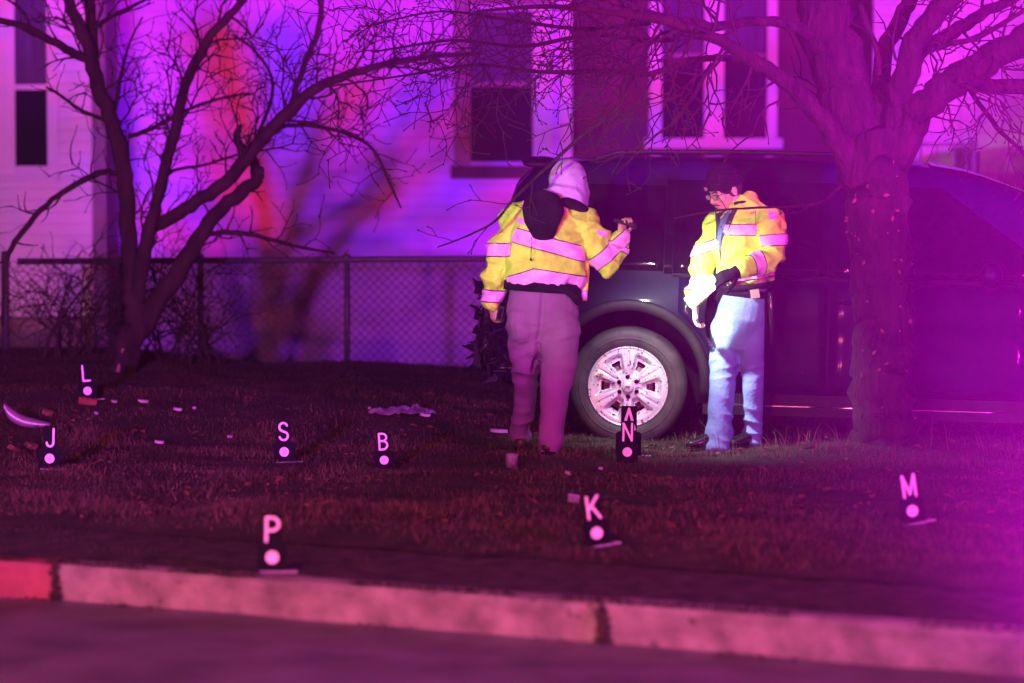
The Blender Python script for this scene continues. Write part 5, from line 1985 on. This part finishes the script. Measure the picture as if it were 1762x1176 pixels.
for px, py, s, rz, lab in ((80, 716, .055, 20, 'orange leaf scrap beside the curved silver fragment'), (22, 780, .07, 70, 'orange leaf scrap at the left edge below the silver fragment'), (52, 774, .06, 40, 'orange leaf scrap just left of the letter J marker')):
    slab('orange_scrap', lab, 'leaf', px, py, (s * 1.3, s, .03), M['leaf'], rz, (25, 15), 'orange scraps at the left edge', .2)
for px, py, sx, rz, lab in ((196, 696, .05, 40, 'white plastic chip at the foot of the left tree'), (246, 695, .085, 15, 'long pale chip right of the left tree'),
                            (166, 716, .035, -30, 'tiny pale chip between letter L and the left tree'), (306, 709, .07, 0, 'bright white chip between left tree and letter S'),
                            (334, 707, .03, 20, 'tiny chip beside the bright white chip'), (274, 766, .07, 5, 'flat dull strip on the grass left of letter S'),
                            (395, 757, .04, 20, 'small pale chip just left of letter S'), (636, 708, .035, 60, 'thin upright chip left of the crumpled film'),
                            (732, 719, .085, -8, 'bright white scrap at the end of the crumpled film'), (1033, 812, .03, 20, 'tiny white chip in the grass below letter N'),
                            (978, 820, .05, -25, 'pale bluish scrap in the grass right of the boots')):
    slab('plastic_chip', lab, 'debris', px, py, (sx * .8, sx * .5, .016), M['chip'], rz, (12, 8), 'pale plastic chips scattered on the lawn', .1)
slab('panel_scrap', 'pink lit panel scrap stuck in grass behind letter K', 'debris', 986, 869, (.06, .012, .045), M['film'], -8, (10, 10))
slab('pale_rag', 'flat pale scrap on the grass left of the boots', 'debris', 858, 747, (.11, .07, .02), M['film'], 10, (5, 4))
# crumpled film
g = on_ground(692, 712)
mb = MB()
N_, W_ = 22, 8
vs = []
for i in range(N_ + 1):
    for k in range(W_ + 1):
        u, w = i / N_ - .5, k / W_ - .5
        e = 1 - (2 * abs(u)) ** 3
        h = .05 * max(0, e) * max(0, .55 + nse(u * 7, w * 3, 4)) * (1 - (2 * w) ** 2)
        vs.append(g + Vector((u * .44, w * .28 * (e * .8 + .2) + .05 * nse(u * 4, w * 2, 8), h + .012 + .02 * nse(u * 15, w * 9, 1))))
mb.add(vs, [(i * (W_ + 1) + k, i * (W_ + 1) + k + 1, (i + 1) * (W_ + 1) + k + 1, (i + 1) * (W_ + 1) + k) for i in range(N_) for k in range(W_)])
o = mb.build('crumpled_film', M['film'])
o.modifiers.new('thickness', 'SOLIDIFY').thickness = .003
tag(o, 'crumpled plastic film lying on the lawn left of the car', 'debris')
# plastic cup by the boots
g = on_ground(880, 806)
mb = MB()
mb.lathe([(0, .003), (.031, .002), (.034, .0), (.0375, .075), (.040, .078), (.038, .080), (.035, .076), (.032, .006), (0, .006)], g, (0.05, -.03, 1), 24)
o = mb.build('plastic_cup', M['cup'], None, True)
tag(o, 'cloudy plastic cup standing in grass by the boots', 'cup')

# clods round the tree
clods = [(1418, 748), (1355, 742), (1330, 768), (1392, 772), (1290, 812), (1610, 742)]
for i, (px, py) in enumerate(clods):
    g = on_ground(px, py)
    mb = MB()
    s = random.uniform(.035, .06)
    mb.ball((0, 0, 0), (s * 1.3, s, s * .7), None, 12, 8)
    mb.v = [tuple(Vector(v) * (1 + .35 * nse(v[0] * 30 + i, v[1] * 30, v[2] * 30))) for v in mb.v]
    o = place(mb.mesh('soil_clod'), 'soil_clod', M['lawn'], None, True)
    o.location = g + Vector((0, 0, s * .2))
    tag(o, ['clod of soil nearest the big trunk on its left', 'clod of soil behind the polished shoe', 'clod of soil in front of the polished shoe', 'clod of soil left below the big trunk', 'clod of soil in the grass below the officer', 'clod of soil right of the big trunk'][i], 'soil clod', 'soil clods round the tree')

# ------------------------------------------------------------------ thin air volume added to carry the lens flare veil
mb = MB()
mb.box((-22, -9, -1.3), (22, 36, 6.4))
hz = bpy.data.materials.new('veil_air')
hz.use_nodes = True
nt = hz.node_tree
nt.nodes.clear()
out = nt.nodes.new('ShaderNodeOutputMaterial')
pv = nt.nodes.new('ShaderNodeVolumePrincipled')
pv.inputs['Color'].default_value = (0.9, 0.9, 0.92, 1)
pv.inputs['Density'].default_value = VEIL_DENSITY
pv.inputs['Anisotropy'].default_value = 0.0
nt.links.new(pv.outputs[0], out.inputs['Volume'])
o = place(mb.mesh('flare_veil'), 'flare_veil', hz)
o['kind'] = 'stuff'
